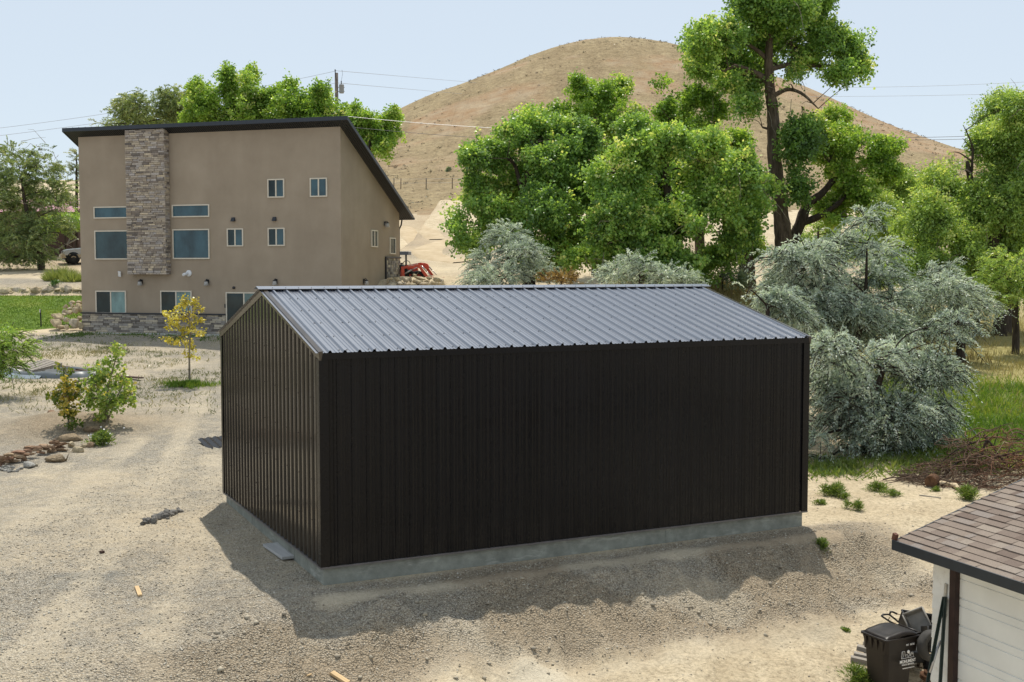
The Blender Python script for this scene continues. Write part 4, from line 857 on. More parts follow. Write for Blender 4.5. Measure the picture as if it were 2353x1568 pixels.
tree('russian_olive', 'rounded grey green russian olive standing over the pasture, dark forked trunk showing', 42, [(2208, 800), (2210, 760), (2195, 710), (2165, 670)], [.15, .13, .1, .05],
     [(2130, 640, 42, 36), (2172, 680, 56, 42), (2112, 700, 40, 36), (2222, 688, 36, 32), (2180, 745, 46, 34), (2258, 715, 26, 22), (2140, 750, 40, 40), (2100, 760, 30, 40), (2240, 745, 22, 16), (2160, 615, 28, 18)],
     int(58000 * Q), .095, F_oli, B_oliv, seed=22, dyr=1.2, droop=.55, length=(.45, .95), **ol)
tree('russian_olive', 'low silver russian olive beside the wide cottonwood, past the tractor', 51, [(1175, 668), (1172, 620), (1165, 570)], [.12, .1, .05],
     [(1165, 552, 36, 36), (1125, 612, 38, 36), (1192, 602, 46, 40), (1242, 636, 36, 24), (1150, 640, 56, 26), (1100, 645, 26, 22), (1215, 570, 26, 26)], int(42000 * Q), .10, F_oli, B_oliv, seed=23, dyr=1.2, droop=.5, length=(.4, .9), **ol)
tree('russian_olive', 'thin silver shoots of russian olive showing just over the shed ridge', 45, [(1470, 668), (1470, 630)], [.06, .03],
     [(1420, 636, 36, 24), (1480, 614, 18, 26), (1530, 638, 40, 22), (1572, 645, 26, 16), (1445, 600, 12, 14)], int(13000 * Q), .10, F_oli, B_oliv, seed=24, dyr=.8, droop=.45, length=(.35, .8), cat='shrub', **ol)
tree('russian_olive', 'small pale silver russian olive below the tall shoots at the right roof edge', 30, [(1765, 745), (1760, 700)], [.06, .03],
     [(1745, 692, 30, 22), (1790, 700, 36, 30), (1820, 730, 34, 26), (1715, 680, 16, 14)], int(15000 * Q), .085, F_oli, B_oliv, seed=25, dyr=.7, droop=.55, length=(.35, .7), cat='shrub', **ol)
tree('rust_shrub', 'rust coloured drying shrub between silver olives over the shed ridge', 47, [(1290, 668), (1290, 650)], [.05, .03], [(1265, 645, 24, 14), (1300, 640, 30, 14), (1330, 648, 22, 10)], int(6000 * Q), .07, F_rus, B_oliv, seed=26, dyr=.5, cat='shrub', style='spray', aspect=.4, droop=.1, length=(.2, .5))
# ---- trees behind the house and on the left
tree('grey_willow', 'grey green willowy tree behind the left end of the house roof', 84, [(330, 560), (330, 420), (325, 320), (318, 270)], [.3, .26, .18, .06],
     [(262, 268, 34, 24), (312, 250, 40, 30), (352, 242, 40, 36), (402, 238, 36, 36), (300, 290, 60, 24), (380, 280, 60, 30), (325, 218, 16, 14), (240, 285, 20, 14), (425, 265, 30, 30)], int(75000 * Q), .14, F_elm2, B_dark, style='spray', aspect=.42, seed=30, dyr=1.5, droop=.5, length=(.5, 1.2))
tree('roadside_cottonwood', 'tallest bright green cottonwood behind the middle of the house roof', 79, [(530, 560), (530, 420), (535, 320), (540, 230)], [.32, .28, .18, .06],
     [(472, 240, 40, 42), (522, 210, 30, 38), (572, 205, 32, 42), (452, 275, 32, 20), (542, 250, 56, 34), (602, 250, 42, 32), (500, 285, 60, 24), (580, 285, 60, 24), (525, 175, 12, 18), (573, 172, 14, 18), (452, 205, 16, 18)], int(56000 * Q), .135, F_bri, B_dark, seed=31, dyr=1.5, sub_r=.36, group='bright cottonwoods behind the house')
tree('roadside_cottonwood', 'bright green cottonwood behind the house in front of the power pole', 77, [(700, 560), (700, 420), (700, 320), (700, 250)], [.3, .26, .16, .06],
     [(652, 235, 34, 34), (692, 252, 36, 26), (742, 248, 38, 34), (782, 262, 28, 20), (660, 198, 14, 16), (625, 228, 22, 24), (720, 280, 60, 24), (650, 275, 40, 24), (738, 215, 14, 18), (800, 262, 16, 14)], int(40000 * Q), .135, F_bri, B_dark, seed=32, dyr=1.5, sub_r=.36, group='bright cottonwoods behind the house')
tree('roadside_cottonwood', 'bright green cottonwood whose crown hangs past the right slope of the house roof', 72, [(850, 560), (850, 450), (848, 370), (850, 310)], [.3, .26, .16, .06],
     [(842, 290, 38, 30), (882, 282, 28, 26), (872, 328, 28, 22), (892, 305, 22, 24), (832, 258, 20, 15), (903, 268, 10, 14), (860, 252, 12, 12), (830, 330, 30, 30), (880, 345, 16, 14), (820, 290, 24, 24)], int(34000 * Q), .135, F_bri, B_dark, seed=33, dyr=1.2, sub_r=.34, group='bright cottonwoods behind the house')
tree('willow', 'large bushy willow at the left edge leaning over the gravel above the lawn', 82, [(95, 612), (85, 560), (60, 480), (50, 420)], [.25, .2, .14, .06],
     [(40, 400, 50, 46), (95, 385, 40, 30), (120, 450, 46, 44), (60, 475, 60, 50), (15, 540, 50, 44), (108, 525, 50, 42), (60, 562, 50, 26), (146, 425, 16, 24), (128, 480, 20, 18), (-20, 440, 40, 60), (-25, 540, 40, 40), (30, 350, 26, 18), (75, 342, 14, 14), (112, 352, 16, 12), (90, 590, 30, 20), (135, 535, 20, 22), (40, 592, 40, 16), (60, 594, 40, 18), (10, 598, 40, 14)],
     int(95000 * Q), .15, F_elm2, B_dark, limbs=(([(88, 570), (40, 545), (10, 560)], [.1, .07, .03]),), style='spray', aspect=.42, seed=34, dyr=2.2, droop=.45, length=(.5, 1.2), pale=40)
tree('dark_spruce', 'small dark tree peeking out at the left corner of the house', 96, [(176, 520), (176, 440), (176, 350)], [.15, .12, .03],
     [(174, 360, 10, 16), (176, 395, 14, 20), (178, 430, 14, 22), (176, 465, 12, 18)], int(7000 * Q), .14, F_gry, B_dark, style='spray', aspect=.35, seed=35, dyr=.6, droop=.2, length=(.3, .7))
tree('green_hedge', 'leafy green hedge below the pink roofed outbuilding', 92, [(150, 530), (150, 515)], [.08, .05],
     [(135, 512, 30, 16), (165, 513, 22, 13), (110, 522, 24, 12), (180, 508, 8, 12)], int(12000 * Q), .12, F_bri, B_dark, seed=36, dyr=1, cat='hedge')
tree('locust_tree', 'feathery light green locust boughs reaching in at the left edge', 37, [(-120, 960), (-115, 860), (-90, 800), (-60, 770)], [.12, .1, .08, .04],
     [(5, 768, 36, 18), (38, 798, 34, 18), (18, 838, 30, 18), (45, 832, 22, 10), (-20, 800, 40, 30), (-40, 840, 40, 40), (-60, 770, 40, 30), (55, 815, 14, 8), (10, 865, 14, 10)], int(22000 * Q), .075, F_loc, B_dark, limbs=(([(-90, 800), (-20, 795), (30, 790)], [.05, .035, .015]),), style='spray', aspect=.3, seed=37, dyr=.7, droop=.5, length=(.35, .7), per=34)
# ---- young trees in the left yard
def slender(name, label, uv, stems, clumps, n, size, leaf, barkm, seed, r0=.03, Y=None, **k):
    p = gp(*uv); Yp = p[1]
    limbs = [([(uv[0], uv[1])] + s, list(np.linspace(r0, .008, len(s) + 1))) for s in stems[1:]]
    return tree(name, label, Yp, [(uv[0], uv[1])] + stems[0], list(np.linspace(r0, .008, len(stems[0]) + 1)), clumps, n, size, leaf, barkm, limbs=limbs, seed=seed, dyr=.35, sub_r=k.pop('sub_r', .13), per_sub=k.pop('per_sub', 24), twig=.6, wob=.1, carve=0, **k)
slender('yellow_sapling', 'young staked tree with yellow leaves in front of the house', (436, 884), [[(435, 820), (437, 760), (434, 720), (428, 690)]],
        [(422, 692, 20, 11), (455, 705, 16, 8), (405, 735, 20, 8), (395, 722, 12, 6), (430, 725, 20, 9), (455, 735, 16, 8), (400, 750, 20, 9), (425, 762, 20, 9), (460, 765, 14, 8), (398, 780, 12, 6), (432, 790, 18, 12), (440, 812, 10, 8), (445, 755, 14, 8), (415, 705, 12, 7)], 1500, .08, F_yel, B_pale, 40, .035, shell=.6, tvar=.2)
slender('aspen_sapling', 'bushy green aspen sapling in the left yard', (245, 972), [[(247, 900), (262, 840), (272, 800)], [(225, 900), (215, 850)], [(270, 910), (290, 870)]],
        [(262, 830, 14, 22), (275, 800, 7, 12), (240, 860, 26, 24), (270, 870, 24, 26), (215, 850, 14, 22), (295, 890, 16, 18), (225, 905, 24, 28), (255, 920, 28, 30), (285, 915, 20, 18), (240, 950, 24, 16), (205, 890, 12, 18), (200, 925, 12, 14)], 2400, .085, F_asp, B_pale, 41, .03, shell=.7)
slender('aspen_sapling', 'slim aspen sapling turning yellow beside the bushy green one', (158, 985), [[(156, 920), (152, 860), (146, 840)]],
        [(148, 850, 8, 14, None, .3), (150, 880, 14, 18, None, .6), (155, 910, 16, 22, None, .75), (140, 915, 12, 20, None, .25), (172, 900, 12, 18, None, .3), (156, 945, 18, 20, None, .5), (160, 970, 16, 12, None, .1), (130, 900, 8, 12, None, .2)], 1300, .085,
        foliage('turning_aspen_leaves', [(0, (.07, .12, .02)), (.4, (.16, .22, .035)), (.6, (.42, .37, .07)), (1, (.66, .50, .09))], .45, (1.1, 1.05, .5)), B_pale, 42, .025, shell=.7, tvar=.2)
# ---- weeds, tufts and grass
def blades(P, h, spread, tint, lean=.35, wid=.02):
    n = len(P); D = unit(np.stack([rng.normal(0, lean, n), rng.normal(0, lean, n), np.ones(n)], 1)); return P, D, rand_dir(n) * np.array([1, 1, .2]), h * (.5 + .8 * rng.random(n)), np.full(n, wid), tint + rng.normal(0, .16, n) + .5 * fbm(P[:, 0], P[:, 1], 2.2, 3, 401)
def tuft(name, label, uv, rad, h, n, leaf, cat='weed', group=None, lean=.5, wid=.02, flat=False, flowers=0, pt=None):
    p = pt if pt is not None else gp(*uv); r = rad * np.sqrt(rng.random(n)); a = rng.random(n) * 2 * np.pi
    x = p[0] + r * np.cos(a); y = p[1] + r * np.sin(a); hm = 1.0
    if flat:
        kb = 7; bxy = rng.normal(0, .27, (kb, 2)) * rad; bs = rng.uniform(.25, .55, kb) * rad; bh = rng.uniform(.45, 1.1, kb); q = rng.integers(0, kb, n); rr_ = np.abs(rng.normal(0, .55, n)); x = p[0] + bxy[q, 0] + bs[q] * rr_ * np.cos(a); y = p[1] + bxy[q, 1] + bs[q] * rr_ * np.sin(a); hm = bh[q]; r = np.minimum(rad, rr_ * rad * .8)
    z = T(x, y) - .01; hh = h * hm * (1 - .6 * (r / rad) ** 2) * rng.random(n) ** .6
    P = np.stack([x, y, z + (hh * .6 if flat else 0)], 1)
    D = unit(np.stack([np.cos(a) * lean * r / rad * 1.5 + rng.normal(0, .35, n), np.sin(a) * lean * r / rad * 1.5 + rng.normal(0, .35, n), np.ones(n) * (.3 if flat else 1)], 1))
    o = leaf_mesh(name, P, D, rand_dir(n) + np.array([0, 0, .6 if flat else 0]), (hh * .25 + .035 if flat else hh + .03), wid, .5 + rng.normal(0, .22, n), leaf, None, tuple(p))
    tag(o, label, cat, group)
    if flowers:
        k = flowers; i = rng.integers(0, n, k); FP = P[i] + D[i] * (hh[i] * .9)[:, None]
        f = leaf_mesh('blossoms', FP, rand_dir(k), np.tile([0, 0, 1.], (k, 1)) + rng.normal(0, .3, (k, 3)), .05, .05, np.full(k, .5), M_white, None, tuple(p)); f.parent = o; f.location = (0, 0, 0)
    return o
for uv, rad, h, n, lab in (((1912, 1138), .42, .38, 900, 'bushy green weed at the foot of the big silver olive'), ((1885, 1160), .18, .15, 200, 'small green weed nearest the shed corner'), ((1965, 1172), .2, .3, 300, 'upright scraggly green weed alone in the bare dirt'),
      ((2018, 1128), .34, .3, 500, 'low green weed at the dirt edge under the olive boughs'), ((2048, 1140), .26, .25, 320, 'thin green weed near the pale log'), ((1890, 1262), .2, .2, 300, 'green weed on the bank just past the shed shadow'),
      ((2220, 1148), .30, .38, 600, 'round green weed beside the garage roof edge'), ((1940, 1146), .16, .2, 200, 'little weed right of the bushy one'), ((2150, 1130), .14, .14, 150, 'tiny weed by the log tip'), ((1945, 1450), .10, .09, 110, 'tiny weed on the bare drive before the trash bin')):
    tuft('weed', lab, uv, rad, h, int(n * 2.2), F_wee, flat=True, wid=.014, lean=.6)
tuft('weed', 'white flowered weed by the flagstone edging', (232, 1022), .42, .5, 1500, F_wee, flat=True, wid=.03, flowers=40)
tuft('rabbitbrush', 'pale green rabbitbrush clump on a soil mound above the boulder row', (140, 645), .95, 1.25, 1500, F_rab, 'shrub', lean=.7, wid=.035)
tuft('rabbitbrush', 'smaller yellow green rabbitbrush right of the taller clump', (168, 648), .65, .95, 800, F_rab, 'shrub', lean=.7, wid=.035)
tuft('juniper', 'small dark green shrub on top of the lawn boulder row', (124, 656), .45, .45, 500, F_dkc, 'shrub', flat=True, wid=.06)
tuft('weed', 'leafy green weed clump beside the trash bin and boards', (1972, 1580), .36, .5, 3200, F_wee, flat=True, wid=.014, lean=.6)
tuft('grass_clump', 'yellowing grass tuft in front of the trash bin', (2000, 1585), .25, .25, 500, F_dry, 'grass tuft', wid=.012)
def scatter(name, label, cat, pts, h, tint, leaf, wid, lean=.35):
    P, D, N_, L_, W_, t = blades(pts, h, 0, tint, lean, wid); o = leaf_mesh(name, P, D, N_, L_, W_, t, leaf, None, (0, 0, 0)); return tag(o, label, cat, None, 'stuff')
def region(n, x0, x1, y0, y1, fn, jit=0, k=7):
    x = rng.uniform(x0, x1, n); y = rng.uniform(y0, y1, n)
    if jit: j = rng.integers(0, max(1, n // k), n); x = x[j] + rng.normal(0, jit, n); y = y[j] + rng.normal(0, jit, n)
    m = fn(x, y); s = rng.random(n) < m; x = x[s]; y = y[s]; return np.stack([x, y, T(x, y) - .01], 1)
pz = lambda x, y: zone_masks(x, y)[1] * (1 - .75 * zone_masks(x, y)[2]); gzn = lambda x, y: zone_masks(x, y)[2]
scatter('dry_grass', 'yellow dry grass of the pasture beyond the brush pile', 'grass', region(45000, 9, 34, 28, 72, pz, .25, 9), .28, .5, F_dry, .022)
scatter('green_grass', 'lush green grass and clover behind the brush pile', 'grass', region(60000, 9.5, 24, 25.5, 40, gzn, .18, 9), .22, .55, F_gra, .03, .6)
scatter('lawn_grass', 'short mown blades of the lawn beside the house', 'grass', np.array([(x, y, z) for x, y, z in region(26000, -34, -23.4, 61.8, 70.6, lambda x, y: (y > 61.9 + 1.4 * np.clip((x + 27) / 4, 0, 1)) * 1.0)]) + np.array([0, 0, .05]), .07, .5, F_gra, .04, .5)
F_yw = foliage('yard_weed_leaves', [(0, (.10, .12, .04)), (.35, (.17, .19, .07)), (.6, (.30, .27, .13)), (1, (.45, .38, .22))], .3, (1, 1, .8))
yardm = lambda x, y: np.clip(fbm(x, y, 4, 4, 203) * 1.6 + .35, 0, 1) * sm(33, 40, y) * (1 - sm(59, 60.5, y - .29 * (x + 8.5))) * .9
scatter('yard_weeds', 'sparse low weeds growing in the gravel before the house', 'weeds', region(60000, -27, -5, 33, 61, yardm, .16, 14), .17, .4, F_yw, .026, .8)
scatter('shade_weeds', 'dark low weeds along the foot of the house', 'weeds', region(7000, -24, -8, 55, 61, lambda x, y: np.clip(fbm(x, y, 2.4, 3, 209) * 3 - .15, 0, 1) * sm(-5.5, -3.2, (y - 57.6) + .305 * (x + 8.5)) * (1 - sm(-1.25, -1.0, (y - 57.6) + .305 * (x + 8.5))), .14, 16), .16, .3, F_wee, .04, .8)
sp = gp(432, 890)
scatter('sapling_grass', 'green grass ring around the yellow sapling', 'grass', np.array([[sp[0] + r * math.cos(a) * (1.0 + .35 * math.sin(a * 3 + 1)), sp[1] + r * math.sin(a) * (.7 + .2 * math.sin(a * 5)), 0] for r, a in zip(1.05 * np.abs(rng.normal(0, .5, 2600)), rng.random(2600) * 6.28)]) + 0, .2, .5, F_gra, .02, .4)
o = bpy.data.objects['sapling_grass']
me = o.data; co_ = np.zeros(len(me.vertices) * 3, np.float32); me.vertices.foreach_get('co', co_); co_ = co_.reshape(-1, 3); b = co_.reshape(-1, 4, 3)[:, 0]; co_[:, 2] += np.repeat(T(b[:, 0], b[:, 1]), 4); me.vertices.foreach_set('co', co_.ravel())
scatter('olive_weeds', 'green ground cover with small white flowers under the big silver olive', 'weeds', region(9000, 5.5, 11, 24, 28.2, lambda x, y: np.clip(1 - np.abs(y - (26.4 + .0 * x)) / 1.3, 0, 1), .12, 9), .24, .5, F_wee, .035, .9)
scatter('wild_grass', 'tall yellow green grass under the cottonwoods beyond the shed roof', 'grass', region(14000, 5, 18, 42, 60, lambda x, y: np.clip(.5 + fbm(x, y, 4, 3, 77) * 1.5, 0, 1), .3, 9), .5, .35, F_dry, .03)
scatter('leaf_litter', 'dead brown twigs and stalks under the cottonwoods', 'litter', region(9000, 6, 16, 56, 68, lambda x, y: np.clip(.5 + fbm(x, y, 3, 3, 78) * 1.5, 0, 1), .3, 9), .45, .3, F_rus, .025, 1.2)
# sagebrush scattered over the hillside
def scrub():
    n = 9000; x = rng.uniform(-45, 110, n); y = rng.uniform(100, 275, n); r = np.hypot(x - HX, y - HY); k = (r < 139) & (rng.random(n) < .35 + 1.6 * np.clip(fbm(x, y, 22, 3, 301) + .15, 0, 1)); x = x[k]; y = y[k]
    P = []; D = []; S = []; t = []
    m = 12; c = len(x); z = T(x, y); s = .13 + .36 * rng.random(c) ** 3
    j = np.repeat(np.arange(c), m); d = rand_dir(c * m); d[:, 2] = np.abs(d[:, 2])
    P = np.stack([x, y, z], 1)[j] + d * s[j][:, None] * np.array([.9, .9, .55]) * rng.random(c * m)[:, None]
    o = leaf_mesh('sagebrush', P, d, rand_dir(c * m), s[j] * .55, s[j] * .35, rng.random(c)[j] * .8 + .1, foliage('sagebrush_leaves', [(0, (.10, .075, .05)), (.5, (.17, .135, .085)), (.8, (.20, .18, .11)), (1, (.17, .19, .11))], .2, (1, 1, .8)), None, (0, 0, 0))
    tag(o, 'sparse grey brown sagebrush dotted over the bare hill', 'sagebrush', None, 'stuff')
scrub()
for uv, h, lab in (((1195, 330 + 60), 1.3, 'grey green bush on the lower hillside above the fence line'), ((1910, 252), 2.2, 'pale bush on the right shoulder of the hill skyline'), ((1030, 395), .9, 'olive bush just above the hill fence')):
    tuft('hill_bush', lab, uv, h * .55, h, 300, F_gry, 'bush', flat=True, wid=.2, pt=gp(uv[0], uv[1] + 0, 60))
# ------------------------------------------------------------------ rocks
def rock_mesh(name, seed, npts=20, flat=1.0, bev=.07):
    r = random.Random(seed); bm = bmesh.new()
    for i in range(npts):
        v = Vector((r.gauss(0, 1), r.gauss(0, 1), r.gauss(0, 1))).normalized() * r.uniform(.82, 1.0); s = .5
        v = Vector((max(-.8, min(.8, v.x)) * s * 1.15, max(-.8, min(.8, v.y)) * s * 1.15, max(-.75, min(.75, v.z)) * s * 1.2)); bm.verts.new(v)
    res = bmesh.ops.convex_hull(bm, input=bm.verts); bmesh.ops.delete(bm, geom=[g for g in res['geom_interior'] if isinstance(g, bmesh.types.BMVert)], context='VERTS')
    bmesh.ops.dissolve_limit(bm, angle_limit=.22, verts=bm.verts, edges=bm.edges)
    if bev: bmesh.ops.bevel(bm, geom=bm.edges[:], offset=bev, segments=2, affect='EDGES', profile=.5)
    bmesh.ops.triangulate(bm, faces=[f for f in bm.faces if len(f.verts) > 4])
    bmesh.ops.subdivide_edges(bm, edges=bm.edges[:], cuts=1)
    for v in bm.verts: v.co += v.co.normalized() * (r.uniform(-1, 1) * .018)
    bmesh.ops.recalc_face_normals(bm, faces=bm.faces)
    me = bpy.data.meshes.new(name); bm.to_mesh(me); bm.free(); return me
def rock_mat(name, stops, scale=3):
    m = Mt(name).set(.9, .2); oi = m.n('ShaderNodeObjectInfo'); c = m.ramp(oi.outputs['Random'], stops); f = m.noise(scale, 7, .65)
    m.col(m.mix(1.0, c, m.ramp(f, [(.3, (.62, .6, .58)), (.5, (1, 1, 1)), (.72, (1.25, 1.22, 1.15))]), 'MULTIPLY')); m.bump(f, .8, .12); return m.m
M_sand = rock_mat('pale_sandstone', [(0, (.42, .34, .22)), (.3, (.52, .44, .30)), (.6, (.60, .50, .34)), (.8, (.44, .38, .30)), (1, (.62, .55, .42))])
M_red = rock_mat('red_flagstone', [(0, (.30, .19, .12)), (.4, (.40, .27, .18)), (.7, (.48, .36, .24)), (1, (.38, .22, .15))], 5)
M_cob = rock_mat('grey_cobble', [(0, (.30, .30, .29)), (.5, (.44, .43, .40)), (1, (.52, .49, .42))], 6)
M_rub = rock_mat('grey_rubble', [(0, (.22, .21, .195)), (.5, (.32, .305, .28)), (1, (.42, .40, .37))], 8)
M_clod = rock_mat('dry_soil_clod', [(0, (.27, .205, .13)), (1, (.35, .275, .185))], 7)
RM = {}
def rocks(mat):
    if mat.name not in RM:
        L = []
        for i in range(6): me = rock_mesh('rock', 50 + i * 7 + len(RM) * 13); me.materials.append(mat); L.append(me)
        RM[mat.name] = L
    return RM[mat.name]
def rock(name, label, cat, group, mat, c, d, rz=None, tilt=.25, i=None):
    me = rocks(mat)[random.randrange(6) if i is None else i]; o = bpy.data.objects.new(name, me); col.objects.link(o); o.location = c; o.scale = d
    o.rotation_euler = (random.uniform(-tilt, tilt), random.uniform(-tilt, tilt), random.uniform(-.6, .6) if rz is None else rz); return tag(o, label, cat, group)
def wallrock(lst, cv, Y, name, label, group, mat, dy=.25, deep=.9, tilt=.2, kk=1.16):
    for q in lst:
        u, v = cv(q[0], q[1]); y = Y(u, v) + random.uniform(-dy, dy); p = at(u, v, y); k = y / FPX * cv.s
        rock(name, label, 'boulder' if 'boulder' in name else 'stone', group, mat, p, (q[2] * k * kk, max(q[2], q[3]) * k * deep, q[3] * k * kk), None, tilt)
def conv(x0, y0, s):
    f = lambda x, y: ((x0 + x / s) / 1.7407, (y0 + y / s) / 1.7407)
    f.s = 1 / s / 1.7407; return f
cA = conv(0, 950, 3.484); cB = conv(1450, 850, 4.48); cF = conv(0, 1600, 3.9217)
wallrock([(75, 752, 165, 80), (178, 735, 45, 60), (235, 748, 130, 108), (330, 728, 75, 42), (368, 760, 140, 92), (455, 728, 45, 40), (510, 752, 150, 112), (615, 748, 92, 100), (690, 742, 112, 115), (800, 728, 92, 34), (812, 768, 122, 70), (872, 722, 64, 60), (942, 738, 112, 128), (1065, 745, 150, 98), (-60, 750, 130, 90), (150, 782, 80, 40), (1150, 740, 100, 100)],
         cA, lambda u, v: 70.45, 'boulder', 'pale angular boulder in the low row along the back of the lawn', 'boulder row behind the lawn', M_sand, .15)
wallrock([(1010, 908, 76, 52), (1095, 912, 92, 70), (915, 962, 82, 58), (985, 930, 62, 50), (1010, 957, 76, 46), (1092, 960, 90, 84), (965, 997, 82, 46), (1050, 1016, 96, 84), (1112, 1002, 62, 98), (892, 1030, 72, 76), (960, 1046, 96, 60), (902, 1072, 82, 40), (802, 1112, 190, 86), (920, 1142, 92, 76), (782, 1202, 182, 118), (852, 1250, 112, 60), (927, 1250, 62, 70), (1030, 1192, 132, 128), (1106, 1130, 72, 72), (1122, 1222, 72, 120)],
         cA, lambda u, v: 61.6 + (757 - v) * .033, 'boulder', 'tan boulder stacked in the pile against the left corner of the house', 'boulder pile at the left house corner', M_sand, .1)
for x, y, w_, h_, lab in ((330, 1385, 105, 80, 'largest of three rocks in weeds at the end of the house apron'), (445, 1362, 92, 52, 'long middle rock of three in weeds before the lawn'), (525, 1357, 62, 42, 'smallest rock of three in weeds nearest the house')):
    u, v = cA(x, y); p = gp(u, v + 3); k = p[1] / FPX * cA.s; rock('rock', lab, 'rock', 'rocks in weeds before the lawn', M_sand, p, (w_ * k, w_ * k, h_ * k * 1.3))
wallrock([(490, 1190, 125, 44), (490, 1237, 115, 52), (525, 1307, 150, 100), (610, 1202, 122, 80), (665, 1287, 132, 108), (760, 1207, 150, 108), (760, 1292, 62, 80), (860, 1207, 62, 100), (830, 1337, 112, 50), (890, 1307, 190, 88), (935, 1132, 82, 60), (1020, 1182, 230, 60), (980, 1242, 180, 88), (1095, 1292, 200, 80), (1145, 1237, 150, 60), (1190, 1182, 112, 60), (1325, 1207, 142, 90), (1260, 1282, 102, 100), (1330, 1302, 112, 118), (1415, 1232, 92, 70), (1440, 1302, 112, 118), (1050, 1347, 112, 42), (1190, 1312, 92, 88), (600, 1350, 120, 50), (700, 1360, 120, 60), (960, 1370, 130, 50), (1140, 1370, 120, 50), (1300, 1390, 120, 60), (1420, 1390, 100, 60)],
         cB, lambda u, v: 61.6 + (650 - v) * .03, 'boulder', 'pale tan boulder in the retaining wall in front of the orange tractor', 'boulder wall below the tractor', M_sand, .12)
def FY(u, v): return gp(u, float(np.interp(u, [-10, 20, 60, 95, 130, 160], [1078, 1072, 1062, 1050, 1042, 1036])))[1] + .15
wallrock([(520, 750, 210, 46), (700, 727, 200, 46), (950, 692, 180, 44), (545, 792, 112, 38), (635, 782, 72, 40), (730, 772, 142, 38), (815, 757, 82, 58), (925, 747, 142, 42), (960, 778, 200, 40), (810, 802, 112, 38), (640, 827, 122, 30), (500, 842, 102, 40), (290, 822, 162, 56), (430, 802, 102, 48), (140, 857, 122, 46), (395, 857, 132, 42), (270, 892, 152, 46), (335, 907, 122, 42), (200, 952, 162, 46), (120, 917, 142, 46), (30, 902, 112, 46), (30, 952, 102, 42), (380, 937, 92, 48), (20, 992, 92, 40), (30, 1032, 112, 38), (850, 662, 122, 48), (240, 860, 120, 40), (90, 970, 100, 40)],
         cF, FY, 'flagstone', 'flat reddish flagstone in the low dry stacked edging at left', 'flagstones of the stacked edging', M_red, .08, .7, .06, 1.5)
wallrock([(800, 192, 132, 56), (770, 247, 112, 46), (852, 262, 112, 46), (1232, 242, 112, 66), (1280, 282, 122, 38), (1200, 187, 102, 28), (960, 200, 120, 40)],
         cF, lambda u, v: 34.2, 'flagstone', 'flat reddish stone in the loose stack behind the yellowing aspen', 'loose stones behind the aspens', M_red, .15, .7, .10, 1.4)
for x, y, w_, h_, mt_, lab in ((1230, 790, 220, 92, M_sand, 'pointed tan boulder at the end of the flagstone edging'), (1425, 718, 112, 92, M_red, 'dark red angular rock beside the white flowered weed'), (1312, 732, 142, 70, M_sand, 'pale slab leaning between edging and white flowered weed'), (1110, 715, 130, 110, M_sand, 'tilted tan slab closing the flagstone edging'), (455, 1032, 200, 98, M_cob, 'rounded grey boulder beside the cobbles at the left edge'), (572, 1032, 66, 50, M_sand, 'small white stone touching the rounded grey boulder')):
    u, v = cF(x, y); p = gp(u, v + h_ / 3.92 / 1.74 * .3); k = p[1] / FPX * cF.s; rock('rock', lab, 'rock', None, mt_, p + np.array([0, 0, h_ * k * .35]), (w_ * k * 1.15, w_ * k * .8, h_ * k * 1.3))
for x, y, w_, h_, lab in ((870, 925, 300, 160, 'crumbly lump of brown soil in front of the flagstone edging'), (1120, 590, 430, 130, 'dug out root ball of soil below the yellowing aspen'), (1430, 440, 330, 90, 'brown soil mound under the green aspen')):
    u, v = cF(x, y); p = gp(u, v + 6); k = p[1] / FPX * cF.s; o = rock('soil_lump', lab, 'soil', None, M_clod, p + np.array([0, 0, .02]), (w_ * k * 1.1, w_ * k * .8, h_ * k * 1.5), 0, .05)
random.seed(5)
for i, (x, y) in enumerate([(20, 1090), (60, 1055), (130, 1050), (90, 1080), (140, 1085), (205, 1070), (100, 1110), (150, 1125), (210, 1120), (265, 1120), (330, 1080), (50, 1100), (180, 1100), (290, 1095), (-20, 1075)]):
    u, v = cF(x, y); p = gp(u, v + 2); k = p[1] / FPX * cF.s; s = random.uniform(55, 80) * k; rock('cobble', 'smooth grey river cobble in the small heap at the left edge', 'stone', 'river cobbles', M_cob, p + np.array([0, 0, s * .2]), (s * 1.2, s, s * .7))
random.seed(6)
for i in range(22):
    t = i / 21; u = 328 + 84 * t + random.uniform(-4, 4); v = 1201 - 24 * t + random.uniform(-6, 9); p = gp(u, v); s = random.uniform(.07, .17)
    rock('rubble', 'broken grey concrete chunk in the small heap on the gravel', 'rubble', 'concrete rubble heap', M_rub, p + np.array([0, 0, s * .25]), (s * 1.2, s, s * .8), None, .6)
random.seed(8)
